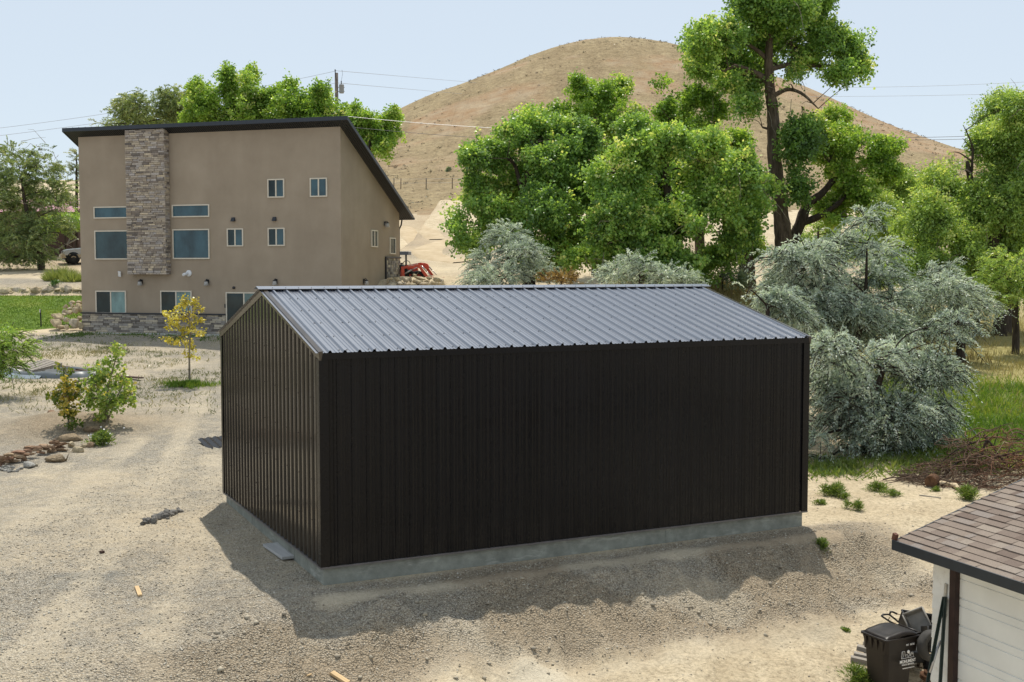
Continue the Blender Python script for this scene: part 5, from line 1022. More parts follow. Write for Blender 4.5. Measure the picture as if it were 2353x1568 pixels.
# gravel: small stones lying loose on the drive and the bank
def gravel():
    n = 150000; x = rng.uniform(-9, 8, n); y = rng.uniform(11.8, 30, n)
    xs, ys = shed_xy(x, y); m = zone_masks(x, y)[0]
    k = (rng.random(n) < m * np.clip((30 - y) / 12, .15, 1) * .9 + .03) & ~((xs > -.02) & (xs < SL) & (ys > -.02) & (ys < SW)) & (np.abs(x / y) < .5); x, y = x[k], y[k]; n = len(x)
    s = .006 + .014 * rng.random(n) ** 2.5
    kc = 900; cx = rng.uniform(-4, 7, kc); cy = rng.uniform(12, 22, kc); cxs, cys = shed_xy(cx, cy); kk = (-cys > .75) & (-cys < 2.6) & (cxs > -2) & (cxs < 10); x = np.r_[x, cx[kk]]; y = np.r_[y, cy[kk]]; s = np.r_[s, .016 + .04 * rng.random(kk.sum()) ** 3.5]; n = len(x)
    base = np.array([[1, 0, 0], [-1, 0, 0], [0, 1, 0], [0, -1, 0], [0, 0, .7], [0, 0, -.7]], float)
    V_ = base[None] * s[:, None, None] * rng.uniform(.6, 1.4, (n, 6, 1)); a = rng.random(n) * 6.28; c, sn = np.cos(a), np.sin(a)
    V_ = np.stack([V_[..., 0] * c[:, None] - V_[..., 1] * sn[:, None], V_[..., 0] * sn[:, None] + V_[..., 1] * c[:, None], V_[..., 2]], -1)
    V_ += np.stack([x, y, T(x, y) + s * .25], 1)[:, None]
    f = np.array([[0, 2, 4], [2, 1, 4], [1, 3, 4], [3, 0, 4], [2, 0, 5], [1, 2, 5], [3, 1, 5], [0, 3, 5]])
    F_ = (np.arange(n)[:, None, None] * 6 + f[None]).reshape(-1, 3)
    m = tinted('gravel_stone', [(0, (.20, .175, .145)), (.25, (.33, .29, .225)), (.5, (.44, .39, .30)), (.75, (.52, .47, .375)), (1, (.60, .565, .49))], .9, .2, 30, .2, 0)
    tag(np_mesh('gravel', V_.reshape(-1, 3), F_, m, None, (0, 0, 0), tint=np.repeat(np.where(np.arange(n) >= n - kk.sum(), .2 + .35 * rng.random(n), rng.random(n)), 6)), 'loose gravel stones strewn over the drive and the bank by the shed', 'gravel', None, 'stuff')
gravel()
# ------------------------------------------------------------------ loose timber and metal round the shed
def woodm(name, c, v=.3): 
    m = Mt(name).set(.8, .25); f = m.noise(4, 6, .7, stretch=(.25, 6, 6)); m.col(m.ramp(f, [(.3, tuple(x * (1 - v) for x in c)), (.7, tuple(x * (1 + v) for x in c))])); m.bump(f, .4, .01); return m.m
W_grey = woodm('weathered_grey_wood', (.30, .27, .23)); W_tan = woodm('pale_new_wood', (.56, .40, .22)); W_dk = woodm('dark_stained_wood', (.075, .045, .035)); W_plank = woodm('grey_plank', (.40, .40, .39), .18)
def board(name, label, cat, a, b, w_, t, mat, lift=.0, roll=0, group=None, bev=.004):
    a = Vector(a); b = Vector(b); d = b - a; L = d.length; m = MB(); m.box((0, 0, 0), (L, w_, t)); o = m.build(name, mat, bev=bev); o.location = (a + b) / 2 + Vector((0, 0, t / 2 + lift))
    o.rotation_euler = (d.to_track_quat('X', 'Z') @ Matrix.Rotation(roll, 3, 'X').to_quaternion()).to_euler(); return tag(o, label, cat, group)
a = gp(622, 1257); b = gp(667, 1290); board('plank', 'wide grey plank lying in the shade along the shed footing', 'plank', a + np.array([0, 0, .02]), b + np.array([0, 0, .03]), .27, .045, W_plank, .0)
board('wood_scrap', 'short pale offcut of wood lying on open gravel at left', 'wood', gp(314, 1351), gp(322, 1373), .06, .03, W_tan)
board('wood_scrap', 'longer pale board end at the bottom edge below the shed corner', 'wood', gp(762, 1552), gp(800, 1573), .09, .035, W_tan)
board('wood_scrap', 'thin brown stick lying on the bare drive', 'wood', gp(1252, 1523), gp(1281, 1525), .025, .018, W_grey)
board('wood_scrap', 'tiny broken splinter near the bottom left edge', 'wood', gp(704, 1562), gp(716, 1555), .03, .015, W_tan)
board('wood_scrap', 'small dark wood block alone on the gravel', 'wood', gp(232, 1272), gp(237, 1272.5), .06, .04, W_dk)
p = gp(497, 1027); mt_ = MB()
P_ = [(i * .09, .03 * (i % 2)) for i in range(12)]
mt_.add([(x, -.6, z) for x, z in P_] + [(x, .6, z) for x, z in P_], [(i, i + 1, 13 + i, 12 + i) for i in range(11)])
o = mt_.build('metal_sheet', M_wall, fix=False); o.location = p + np.array([-.35, .1, .03]); o.rotation_euler = (.12, -.05, .5); tag(o, 'piece of black corrugated metal sheet lying behind the shed corner', 'metal sheet')
# ------------------------------------------------------------------ covered pond with pallet
M_lin = simple('pond_liner', (.075, .09, .10), .42, .5, 0, .35, 2, .4)
pc = gp(120, 862); pond = thing('pond_liner', 'blue grey rubber pond liner folded over a low basin', 'pond liner', tuple(pc), R(-8))
m = MB(); N_ = 40; prof = [(1.12, -.06), (1.06, .10), (.95, .20), (.86, .18), (.78, -.02), (.5, -.06), (0, -.06)]
vs = []; fs = []; r_ = random.Random(2)
for r, z in prof:
    for k in range(N_):
        an = 2 * math.pi * k / N_; wv = 1 + .05 * math.sin(an * 5) + .03 * math.sin(an * 11 + r * 3); vs.append((2.05 * r * math.cos(an) * wv, 1.15 * r * math.sin(an) * wv, z + .02 * math.sin(an * 9 + r * 8)))
for i in range(len(prof) - 1):
    for k in range(N_): q = i * N_ + k; w2 = i * N_ + (k + 1) % N_; fs.append((q, w2, w2 + N_, q + N_))
m.smooth = True; m.add(vs, fs); m.build('liner', M_lin, pond)
m = MB(); m.smooth = True; m.add([(-1.9, -1.25, .0), (.3, -1.45, -.03), (.2, -1.0, .12), (-1.7, -.95, .16), (-.8, -1.5, -.02), (-.8, -.95, .2)], [(0, 4, 5, 3), (4, 1, 2, 5)]); m.build('liner_flap', simple('pale_liner', (.15, .19, .22), .5, .4, 0, .25, 3), pond)
pl_ = thing('wood_pallet', 'weathered wooden pallet lying on the pond liner', 'pallet', tuple(pc + np.array([-.42, -.15, .34])), R(24)); pl_.rotation_euler = (Matrix.Rotation(R(11), 3, 'X') @ Matrix.Rotation(R(56), 3, 'Z')).to_euler()
for y in (-.5, 0, .5): m = MB(); m.box((0, y, 0), (1.25, .045, .09)); m.build('stringer', W_grey, pl_)
for i in range(9): m = MB(); m.box((-.58 + i * .145, 0, .056), (.09, 1.08, .02)); m.build('slat', W_grey, pl_)
for i in range(4): m = MB(); m.box((-.55 + i * .36, 0, -.056), (.09, 1.08, .02)); m.build('slat', W_grey, pl_)
for i, (a, b, lab) in enumerate((((82, 847), (205, 862), 'long dark brown board along the back rim of the pond'), ((95, 843), (200, 856), 'second dark board behind the pond, partly under the pallet'), ((150, 852), (252, 868), 'dark board running from pond toward the green aspen'), ((268, 868), (325, 876), 'end of dark board poking out right of the green aspen'), ((262, 872), (312, 873), 'short dark board beside the one poking out'), ((150, 892), (215, 876), 'dark edging board in front of the pond corner'))):
    board('board', lab, 'board', gp(*a) + np.array([0, 0, .05 + .03 * (i % 3)]), gp(*b) + np.array([0, 0, .05 + .03 * (i % 2)]), .2, .045, W_dk)
# ------------------------------------------------------------------ lawn post, fence, wires, pole
M_iron = simple('dark_iron', (.03, .032, .034), .6, .4, 0, .3)
def tpost(name, label, a, b, mat, cat='post', group=None, w_=.045):
    a = Vector(a); b = Vector(b); r = thing(name, label, cat, a, 0, group); d = (b - a); q = d.to_track_quat('Z', 'Y'); L = d.length; r.rotation_euler = q.to_euler()
    m = MB(); m.b2(-w_ / 2, w_ / 2, -.004, .004, 0, L); m.b2(-.004, .004, .0045, w_ * .8, 0, L); m.build('post', mat, r)
    m = MB(); z = .3
    while z < L: m.b2(-.006, .006, -.014, -.0045, z, z + .018); z += .06
    m.build('studs', mat, r); return r
p = gp(94, 755); tpost('metal_post', 'dark metal stake standing alone in the lawn corner', p - np.array([0, 0, .2]), at(92, 713, p[1]), M_iron, w_=.07)
m = MB(); m.box((0, 0, 0), (.09, .03, .18)); o = m.build('post_cap', M_white, bpy.data.objects['metal_post']); o.location = (0, 0, 1.1)
pole = thing('utility_pole', 'grey wooden power pole with a transformer behind the trees', 'utility pole', tuple(np.array(at(773, 165, 105))[:2]) + (gz(*at(773, 165, 105)[:2]),))
zt = at(773, 168, 105)[2] - pole.location.z; m = MB(); m.tube([(0, 0, -.5), (0, 0, zt)], [.2, .15], 10); m.build('mast', bark('pole_wood', (.14, .12, .105), 9), pole)
m = MB(); m.b2(-.13, -.06, -.12, -.05, zt - .5, zt + .18); m.lathe([(.05, zt + .18), (.07, zt + .24), (.04, zt + .3), (0, zt + .31)], 8, Matrix.Translation((-.1, -.08, 0))); m.build('insulator', M_iron, pole)
M_tr = simple('grey_transformer', (.26, .28, .30), .45, .4, 0, .1)
m = MB(); zc = at(785, 205, 105)[2] - pole.location.z; m.lathe([(0, zc - .38), (.2, zc - .38), (.22, zc - .3), (.22, zc + .32), (.24, zc + .34), (.2, zc + .4), (0, zc + .42)], 14, Matrix.Translation((.46, -.05, 0))); m.b2(.1, .72, -.03, .03, zc + .12, zc + .18); m.b2(.1, .72, -.03, .03, zc - .24, zc - .18); o = m.build('transformer', M_tr, pole)
m = MB(); m.lathe([(.05, zc + .42), (.04, zc + .6), (.06, zc + .62), (.03, zc + .72), (0, zc + .74)], 8, Matrix.Translation((.44, -.05, 0))); m.tube([(.44, -.05, zc + .72), (.56, -.05, zc + 1.3), (.52, -.05, zc + 1.7), (.5, -.02, zt + .2)], .012, 5); m.build('bushing', M_iron, pole)
M_wire = simple('grey_wire', (.34, .36, .39), .5, .3, 0, .05); M_wirew = simple('sunlit_wire', (.80, .76, .74), .35, .6, 0, .05); M_wired = simple('black_wire', (.04, .04, .045), .5, .4, 0, .05)  # near-white colour paints in the sunlight on one wire
def wire(label, a, b, sag, r, mat, group='overhead power lines'):
    a = np.array(at(*a)); b = np.array(at(*b)); t = np.linspace(0, 1, 30)[:, None]; P = a + (b - a) * t; P[:, 2] -= sag * 4 * (t * (1 - t))[:, 0]
    m = MB(); m.tube(P, r, 5, False); o = m.build('power_line', mat, None, tuple(a), world=True, fix=False); tag(o, label, 'power line', group)
wire('upper overhead wire running left from the pole top', (774, 163, 105), (-160, 312, 105), .55, .015, M_wire); wire('lower overhead wire running left from the pole', (772, 191, 105), (-160, 330, 105), .4, .015, M_wire)
wire('upper overhead wire running right from the pole top toward the hill', (774, 163, 105), (1160, 196, 300), .0, .02, M_wire); wire('lower overhead wire running right from the transformer toward the hill', (776, 191, 105), (1130, 222, 300), .0, .02, M_wire)
wire('sunlit wire crossing in front of the hill, its glint painted white', (800, 268, 70), (1700, 306, 70), .35, .014, M_wirew); wire('dark wire below the sunlit one in front of the hill', (800, 292, 70), (1500, 332, 70), .2, .012, M_wired)
wire('topmost of four wires in the sky at right', (1930, 201, 90), (2480, 181, 80), .15, .011, M_wire); wire('second wire in the sky at right, under the topmost', (1860, 222, 90), (2480, 210, 80), .1, .011, M_wire)
wire('upper of the two thick black wires at right above the elm', (1960, 316, 88), (2480, 298, 80), .2, .017, M_wired); wire('lower of the two thick black wires at right above the elm', (1960, 321, 88), (2480, 306, 80), .2, .017, M_wired)
fpts = []
for i, u in enumerate((845, 905, 921, 979, 1039, 1098, 1160)):
    p = gp(u, 434 - (u - 979) * .004, 60); fpts.append(p); m = MB(); h = 24 * p[1] / FPX; m.tube([(0, 0, -.2), (.03, 0, h)], .055, 6)
    o = m.build('fence_post', M_iron if i % 2 else W_dk); o.location = p; tag(o, 'thin dark post of the wire fence at the foot of the hill', 'fence post', 'posts of the hill fence')
for dz, lab in ((1.2, 'top strand of wire of the hill fence'), (.7, 'lower strand of wire of the hill fence')):
    m = MB(); m.tube([q + np.array([0, 0, dz]) for q in fpts], .012, 4, False); o = m.build('fence_wire', M_wire, None, tuple(fpts[0]), world=True, fix=False); tag(o, lab, 'fence wire')
for a, b, r, lab in (((181, 567), (176, 536), .14, 'stout dark wooden fence post leaning beside the house corner'), ((166, 553), (165, 535), .09, 'slimmer wooden fence post left of the stout one')):
    y = 93; pa_, pb_ = at(a[0], a[1], y), at(b[0], b[1], y); pa_[2] = gz(pa_[0], pa_[1]) - .2; m = MB(); m.tube([pa_, pb_], [r, r * .9], 8); o = m.build('wood_post', W_dk, None, tuple(pa_), world=True); tag(o, lab, 'post')
for a, b, lab in (((134, 573), (177, 549), 'long broken fence rail slanting down from the stout post'), ((152, 567), (162, 546), 'bleached broken rail leaning up on the fallen one')):
    y = 92.4; m = MB(); m.tube([at(a[0], a[1], y), at(b[0], b[1], y)], .06, 6); o = m.build('fence_rail', W_grey, None, tuple(at(*a, y)), world=True); tag(o, lab, 'rail')
# pink roofed outbuilding
p = at(167, 485, 98); ob_ = thing('outbuilding', 'small outbuilding with a faded pink metal roof left behind the house', 'shed', (p[0], p[1], p[2]), R(2))
M_pink = Mt('faded_pink_metal').set(.35, .5); M_pink.col(M_pink.ramp(M_pink.noise(1.2, 4), [(.3, (.42, .20, .23)), (.7, (.52, .28, .31))])); M_pink = M_pink.m
m = MB()
for s in (0, 1):
    for k in range(16):
        x = -7.5 + k * .5; y0, y1 = (-.3, 2.0) if s == 0 else (4.3, 2.0); z0, z1 = -.1, 1.15
        m.add([(x, y0, z0), (x + .44, y0, z0), (x + .44, y1, z1), (x, y1, z1)], [(0, 1, 2, 3)]); m.add([(x + .44, y0, z0), (x + .47, y0, z0 + .06), (x + .5, y0, z0), (x + .44, y1, z1), (x + .47, y1, z1 + .06), (x + .5, y1, z1)], [(0, 1, 4, 3), (1, 2, 5, 4)])
m.build('roof', M_pink, ob_, fix=False)
m = MB(); m.b2(-7.3, .2, 0, 4, -5, -.02); m.add([(.201, 0, -.02), (.201, 4, -.02), (.201, 2, 1.05)], [(0, 1, 2)]); m.build('wall', W_dk, ob_)
# low deck seen past the house
p = at(915, 585, 74); gd_ = gz(*p[:2]); tr_ = thing('flatbed_trailer', 'low grey deck with white top poking out behind the house', 'trailer', tuple(p), R(-4)); m = MB(); m.b2(-2.5, .72, -.4, .8, -.03, .16); m.build('side_panel', simple('blue_grey_panel', (.10, .12, .16), .5, .4), tr_)
m = MB(); m.b2(-2.52, .74, -.42, .82, .161, .2); m.build('deck', M_white, tr_)
for x in (-2.2, .5): m = MB(); m.b2(x - .05, x + .05, 0, .1, gd_ - p[2] - .1, -.03); m.build('leg', M_iron, tr_)
# ------------------------------------------------------------------ orange loader tractor behind the boulders
M_or = simple('orange_paint', (.62, .075, .025), .35, .5, 0, .18, 3); M_rub_ = simple('black_rubber', (.018, .018, .019), .8, .3, 0, .2, 10, .2); M_blk = simple('black_plastic', (.02, .019, .018), .5, .4, 0, .2); M_steel = simple('bright_steel', (.45, .45, .46), .3, .6, .6, .1)
def cq(x, y, Y): u, v = cB(x, y); return Vector(at(u, v, Y))
TY = 65.0
tb = cq(700, 1330, TY); trac = thing('loader_tractor', 'orange tractor with front loader arms parked behind the boulder wall', 'tractor', (tb.x, tb.y, gz(tb.x, tb.y)))
def poly(mb, pts, Y, th):
    P = [cq(x, y, Y) for x, y in pts]; n = len(P); Qd = [p + Vector((0, th, 0)) for p in P]
    mb.add(P + Qd, [tuple(range(n)), tuple(range(2 * n - 1, n - 1, -1))] + [(i, (i + 1) % n, n + (i + 1) % n, n + i) for i in range(n)])
for Y, dx, dy_ in ((TY - .3, 0, 0), (TY + .75, 95, -25)):
    m = MB(); poly(m, [(740 + dx, 965 + dy_), (940 + dx, 925 + dy_), (1020 + dx, 935 + dy_), (1060 + dx, 985 + dy_), (1180 + dx, 1150 + dy_), (1120 + dx, 1155 + dy_), (1020 + dx, 1010 + dy_), (990 + dx, 985 + dy_), (930 + dx, 980 + dy_), (745 + dx, 1010 + dy_)], Y, .11); m.build('loader_arm', M_or, trac, world=True)
    m = MB(); poly(m, [(690 + dx, 975 + dy_), (745 + dx, 965 + dy_), (760 + dx, 1160 + dy_), (700 + dx, 1165 + dy_)], Y + .02, .16); m.build('loader_post', M_or, trac, world=True)
    m = MB(); m.tube([cq(755 + dx, 1100 + dy_, Y - .03), cq(880 + dx, 1030 + dy_, Y - .03)], .045, 8); m.tube([cq(880 + dx, 1030 + dy_, Y - .03), cq(985 + dx, 985 + dy_, Y - .03)], .025, 8); m.tube([cq(1060 + dx, 960 + dy_, Y - .03), cq(1150 + dx, 1060 + dy_, Y - .03)], .04, 8); m.tube([cq(1150 + dx, 1060 + dy_, Y - .03), cq(1235 + dx, 1150 + dy_, Y - .03)], .022, 8); m.build('hydraulic_cylinder', M_steel, trac, world=True)
m = MB(); poly(m, [(1050, 920), (1110, 905), (1165, 925), (1190, 970), (1180, 1020), (1120, 1010), (1060, 960)], TY + .4, .5); m.build('hood', M_or, trac, world=True, bev=.03)
m = MB(); poly(m, [(760, 1000), (980, 975), (1000, 1080), (760, 1100)], TY, .55); m.build('body', M_or, trac, world=True, bev=.03)
m = MB(); poly(m, [(680, 1000), (1060, 1060), (1080, 1180), (680, 1180)], TY + .06, .45); m.build('chassis', M_blk, trac, world=True)
m = MB(); poly(m, [(1180, 1140), (1360, 1175), (1470, 1160), (1440, 1230), (1300, 1260), (1200, 1220)], TY - .35, 1.5); m.build('bucket', simple('worn_bucket', (.38, .07, .03), .6, .3, 0, .35, 4), trac, world=True, bev=.02)
for x, y, r in ((840, 1170, .42), (640, 1120, .62), (1000, 1180, .42)):
    for Y in (TY - .12, TY + .75):
        c = cq(x, y, Y); m = MB(); m.lathe([(r * .55, -.11), (r * .9, -.13), (r, -.08), (r, .08), (r * .9, .13), (r * .55, .11)], 22, Matrix.Translation(c) @ Matrix.Rotation(R(90), 4, 'X')); w_ = m.build('wheel', M_rub_, trac, world=True)
        m = MB(); m.lathe([(r * .56, -.07), (r * .3, -.03), (0, -.03)], 16, Matrix.Translation(c) @ Matrix.Rotation(R(90), 4, 'X')); o = m.build('rim', M_or, w_, world=False); o.data.transform(Matrix.Translation(-trac.location))
c = cq(790, 925, TY + .3); m = MB(); ring = [c + Vector((math.cos(a) * .2, math.sin(a) * .06, math.sin(a) * .19)) for a in np.linspace(0, 6.283, 17)]; m.tube(ring, .022, 6, False); m.tube([c, cq(740, 985, TY + .3)], .025, 6); m.build('steering_wheel', M_blk, trac, world=True)
m = MB(); poly(m, [(665, 910), (715, 900), (700, 960), (690, 1050), (660, 1050)], TY + .2, .4); m.build('seat', M_blk, trac, world=True, bev=.03)
def text(s, size, mat, parent, M, name='lettering', ext=.002, al='CENTER', xs=1.0, bold=0):
    cu = bpy.data.curves.new('lettering', 'FONT'); cu.body = s; cu.size = size; cu.extrude = ext; cu.align_x = al; cu.offset = bold
    t = bpy.data.objects.new('tmp_text', cu); col.objects.link(t); bpy.context.view_layer.update()
    me = bpy.data.meshes.new_from_object(t.evaluated_get(bpy.context.evaluated_depsgraph_get())); bpy.data.objects.remove(t)
    me.transform(M @ Matrix.Diagonal((xs, 1, 1, 1))); o = link(name, me, mat, parent); return o
a = cq(825, 968, TY - .305); d = cq(905, 953, TY - .305) - a
text('KUBOTA', .14, M_white, trac, Matrix.Translation(a - trac.location) @ Matrix.Rotation(math.atan2(d.z, d.x), 4, Vector((0, -1, 0))) @ Matrix.Rotation(R(90), 4, 'X'), al='LEFT')
# ------------------------------------------------------------------ silver off-road car half hidden by the house
M_sil = Mt('silver_car_paint').set(.22, .7, .35); M_sil.col((.52, .54, .57)); M_sil = M_sil.m; M_gold = simple('champagne_cladding', (.42, .34, .23), .35, .5, .2, .08); M_gl = glass('car_glass', (.02, .03, .04))
p = at(158, 612, 88); gzc = gz(p[0], p[1]); car = thing('parked_car', 'silver off-road car with tan bumper, its rear hidden behind the house', 'car', (p[0] + .55, p[1], gzc + .02), R(180 + 27))
def cprof(mb, pts, y0, y1):
    n = len(pts); mb.add([(x, y0, z) for x, z in pts] + [(x, y1, z) for x, z in pts], [tuple(range(n)), tuple(range(2 * n - 1, n - 1, -1))] + [(i, (i + 1) % n, n + (i + 1) % n, n + i) for i in range(n)])
# local +x = towards the nose
m = MB(); cprof(m, [(.92, .62), (.92, .98), (.72, 1.08), (-.35, 1.20), (-3.7, 1.20), (-3.75, .62)], -.90, .90); m.build('body', M_sil, car, bev=.06)
m = MB(); cprof(m, [(-.30, 1.19), (-1.0, 1.76), (-3.3, 1.78), (-3.68, 1.19)], -.78, .78); m.build('cabin', M_sil, car, bev=.05)
m = MB(); cprof(m, [(-.50, 1.24), (-1.04, 1.69), (-3.2, 1.70), (-3.45, 1.24)], -.80, .80); m.build('side_window', M_gl, car)
m = MB(); m.add([(-.31, -.7, 1.215), (-.31, .7, 1.215), (-.99, .66, 1.745), (-.99, -.66, 1.745)], [(0, 1, 2, 3)]); o = m.build('windscreen', M_gl, car); o.location = (.012, 0, .012)
m = MB(); cprof(m, [(1.10, .42), (1.12, .70), (1.0, .76), (.88, .76), (.75, .42)], -.92, .92); m.build('front_bumper', M_gold, car, bev=.05)
m = MB(); m.b2(-3.5, .55, -.93, -.905, .46, .70); m.b2(-3.5, .55, .905, .93, .46, .70); m.build('lower_cladding', M_gold, car)
m = MB(); m.b2(.925, .96, -.42, .42, .78, .98); o = m.build('grille', M_blk, car); m = MB(); m.b2(.962, .975, -.40, .40, .86, .89); m.lathe([(.07, 0), (.07, .012), (0, .012)], 12, Matrix.Translation((.963, 0, .88)) @ Matrix.Rotation(R(90), 4, 'Y')); m.build('grille_bar', M_steel, o)
for s in (-1, 1): m = MB(); m.box((.87, s * .66, .87), (.14, .36, .19)); m.build('headlight', simple('headlight_glass', (.7, .72, .72), .1, .8, 0, .05), car, bev=.03)
m = MB(); m.b2(1.122, 1.135, -.24, .24, .52, .64); m.build('licence_plate', M_white, car)
for x in (.25, -2.55):
    for s in (-1, 1):
        M_ = Matrix.Translation((x, s * .86, .37)) @ Matrix.Rotation(R(90), 4, 'X')
        m = MB(); m.lathe([(.22, -.11), (.34, -.12), (.38, -.08), (.38, .08), (.34, .12), (.22, .11)], 24, M_); w_ = m.build('wheel', M_rub_, car); m = MB(); m.lathe([(0, -.07), (.08, -.09), (.2, -.05), (.225, -.1)], 16, M_); m.lathe([(0, .07), (.08, .09), (.2, .05), (.225, .1)], 16, M_); m.build('rim', M_blk, w_)
        m = MB(); m.lathe([(0, -.05), (.46, -.05), (.46, .035), (0, .035)], 24, Matrix.Translation((x, s * .875, .42)) @ Matrix.Rotation(R(90), 4, 'X')); m.build('wheel_arch', M_blk, car)
m = MB(); m.b2(-3.0, .9, -.7, .7, .38, .6); m.build('underbody', M_blk, car)
for s in (-1, 1): m = MB(); m.box((-.75, s * 1.0, 1.25), (.12, .2, .15)); m.build('wing_mirror', M_sil, car, bev=.03)
# ------------------------------------------------------------------ trash bin
fc = at(2031, 1475, 15.5); bx_d = np.array([.90, .436]); by_d = np.array([-.436, .90])
BL, BW = .62, .50
bc = fc[:2] + bx_d * (BL / 2 + .05) + by_d * BW / 2; bzg = fc[2] - .92
tbin = thing('trash_bin', 'dark brown wheeled trash bin with white lettering beside the garage', 'trash bin', (bc[0], bc[1], bzg), math.atan2(.436, .90))
M_bin = Mt('brown_black_plastic').set(.42, .28); M_bin.col(M_bin.ramp(M_bin.noise(5, 6, .7, stretch=(1, 1, .4)), [(.35, (.013, .010, .009)), (.6, (.022, .017, .014)), (.8, (.05, .042, .036))])); M_bin.bump(M_bin.noise(4, 3), .1, .02); M_bin = M_bin.m
def taper(mb, z0, z1, l0, w0, l1, w1, sh0=0, sh1=0, ch=.05):
    def ring(l, w_, sh, z):
        c = ch; l /= 2; w_ /= 2; return [(x + sh, y, z) for x, y in ((-l + c, -w_), (l - c, -w_), (l, -w_ + c), (l, w_ - c), (l - c, w_), (-l + c, w_), (-l, w_ - c), (-l, -w_ + c))]
    mb.add(ring(l0, w0, sh0, z0) + ring(l1, w1, sh1, z1), [tuple(range(7, -1, -1)), tuple(range(8, 16))] + [(i, (i + 1) % 8, 8 + (i + 1) % 8, 8 + i) for i in range(8)])
m = MB(); taper(m, .05, .86, .44, .38, .55, .45, -.03, -.02); m.build('body', M_bin, tbin, bev=.008)
m = MB(); taper(m, .70, .90, .575, .475, .60, .49, .0, .0, .04); m.build('collar', M_bin, tbin, bev=.006)
m = MB(); taper(m, .895, .925, .64, .52, .645, .525, -.005, -.005, .03); m.build('rim', M_bin, tbin, bev=.006)
m = MB()
for i in range(4):
    y = -.16 + i * .105; m.add([(-.302, y - .035, .895), (-.302, y + .035, .895), (-.288, y, .72), (-.335, y - .03, .895), (-.335, y + .03, .895)], [(3, 4, 2), (0, 3, 2), (4, 1, 2), (0, 1, 4, 3)])
m.build('rim_ribs', M_bin, tbin)
m = MB(); nx_, ny_ = 18, 14; vs = []
for i in range(nx_ + 1):
    for j in range(ny_ + 1):
        a, b = i / nx_ * 2 - 1, j / ny_ * 2 - 1; e = (1 - abs(a) ** 5) * (1 - abs(b) ** 5)
        vs.append((a * .31 + .0, b * .25, .93 + .055 * min(1, e * 2.2) * (1 - .45 * math.exp(-(b * 2.2) ** 2)) + .018 * math.sin(a * 3 + 1) + .01 * math.cos(b * 5)))
m.smooth = True; m.add(vs, [(i * (ny_ + 1) + j, (i + 1) * (ny_ + 1) + j, (i + 1) * (ny_ + 1) + j + 1, i * (ny_ + 1) + j + 1) for i in range(nx_) for j in range(ny_)])
lid = m.build('lid', M_bin, tbin); md = lid.modifiers.new('thickness', 'SOLIDIFY'); md.thickness = .012
m = MB(); m.tube([(.36, -.2, .93), (.36, .2, .93)], .02, 8); m.box((.33, -.2, .92), (.09, .03, .05)); m.box((.33, .2, .92), (.09, .03, .05)); m.build('handle', M_bin, tbin)
for s in (-1, 1):
    m = MB(); M_ = Matrix.Translation((.22, s * .235, .12)) @ Matrix.Rotation(R(90), 4, 'X'); m.lathe([(.06, -.03), (.105, -.03), (.12, -.02), (.12, .02), (.105, .03), (.06, .03)], 22, M_); w_ = m.build('wheel', M_rub_, tbin); m = MB(); m.lathe([(0, .02), (.06, .028), (.062, -.028), (0, -.02)], 16, M_); m.build('hub', simple('grey_hub', (.25, .25, .25), .5, .4), w_)
m = MB(); m.b2(-.262, -.258, -.09, .09, .2, .62); m.build('grip_shade_plate', simple('recess_shade', (.006, .006, .006), .7, .2), tbin);  # thin black plate, the shade of a grip hollow painted as colour
m = MB(); m.b2(-.275, -.255, -.08, .08, .43, .455); m.build('grip_bar', M_bin, tbin)
MT = Matrix.Translation((.06, -.262, .62)) @ Matrix.Rotation(R(90 - 4), 4, 'X')
M_wp = simple('white_print', (.82, .82, .82), .6, .2, 0, .04)
lo = MB()
tx = lambda x, y: MT @ Vector((x, y + .02, .012))
for pts in ([(-.115, .0), (-.105, .05), (-.10, .095), (-.05, .095), (-.045, .03), (-.03, .02), (-.03, .045), (.0, .045), (.005, .015)], [(-.085, .09), (-.08, .03), (-.09, .01)], [(.005, .015), (.03, .02), (.035, .06), (.045, .06), (.05, .02), (.06, .02), (.065, .07), (.075, .07), (.078, .04), (.09, .04), (.10, .075), (.105, .02), (.12, .0), (-.115, .0)]):
    lo.tube([tx(x, y) for x, y in pts], .0032, 4, False)
lo.lathe([(.024, 0), (.024, .003), (0, .003)], 16, MT @ Matrix.Translation((.02, .1, .01)))
lo.build('emblem', M_wp, tbin)
text('MONUMENT', .062, M_wp, tbin, MT @ Matrix.Translation((0, -.045, .012)), xs=.82, bold=.0008)
text('WASTE SERVICES', .032, M_wp, tbin, MT @ Matrix.Translation((0, -.08, .012)), xs=.92); text('monumentwaste.com', .028, M_wp, tbin, MT @ Matrix.Translation((.01, -.125, .012)), xs=.9)
M2 = Matrix.Translation((.13, -.2475, .80)) @ Matrix.Rotation(R(87), 4, 'X'); text('1017   001585', .036, M_wp, tbin, M2, xs=.75)
# ------------------------------------------------------------------ clutter by the garage corner
GM = Matrix.Translation(GO) @ Matrix.Rotation(GA, 4, 'Z')
def cz7(x, y): return ((3400 + x / 4.1275) / 1.7407, (2350 + y / 4.1275) / 1.7407)
def a7(x, y, Y): return Vector(at(*cz7(x, y), Y))
M_tire = simple('dusty_tyre_rubber', (.06, .057, .053), .85, .2, 0, .3, 7, .2)
c = a7(1345, 965, 15.75); tire = thing('tire', 'worn dusty tire leaning on the garage corner behind the trash bin', 'tire', tuple(c)); tire.rotation_euler = Vector((.36, -.92, .10)).to_track_quat('Z', 'Y').to_euler()
m = MB(); m.lathe([(.125, -.06), (.15, -.08), (.195, -.075), (.215, -.05), (.22, 0), (.215, .05), (.195, .075), (.15, .08), (.125, .06), (.135, .0), (.125, -.06)], 32); m.build('tyre', M_tire, tire)
t1 = GM @ Vector((WX - .05, -.40, 2.06)); 
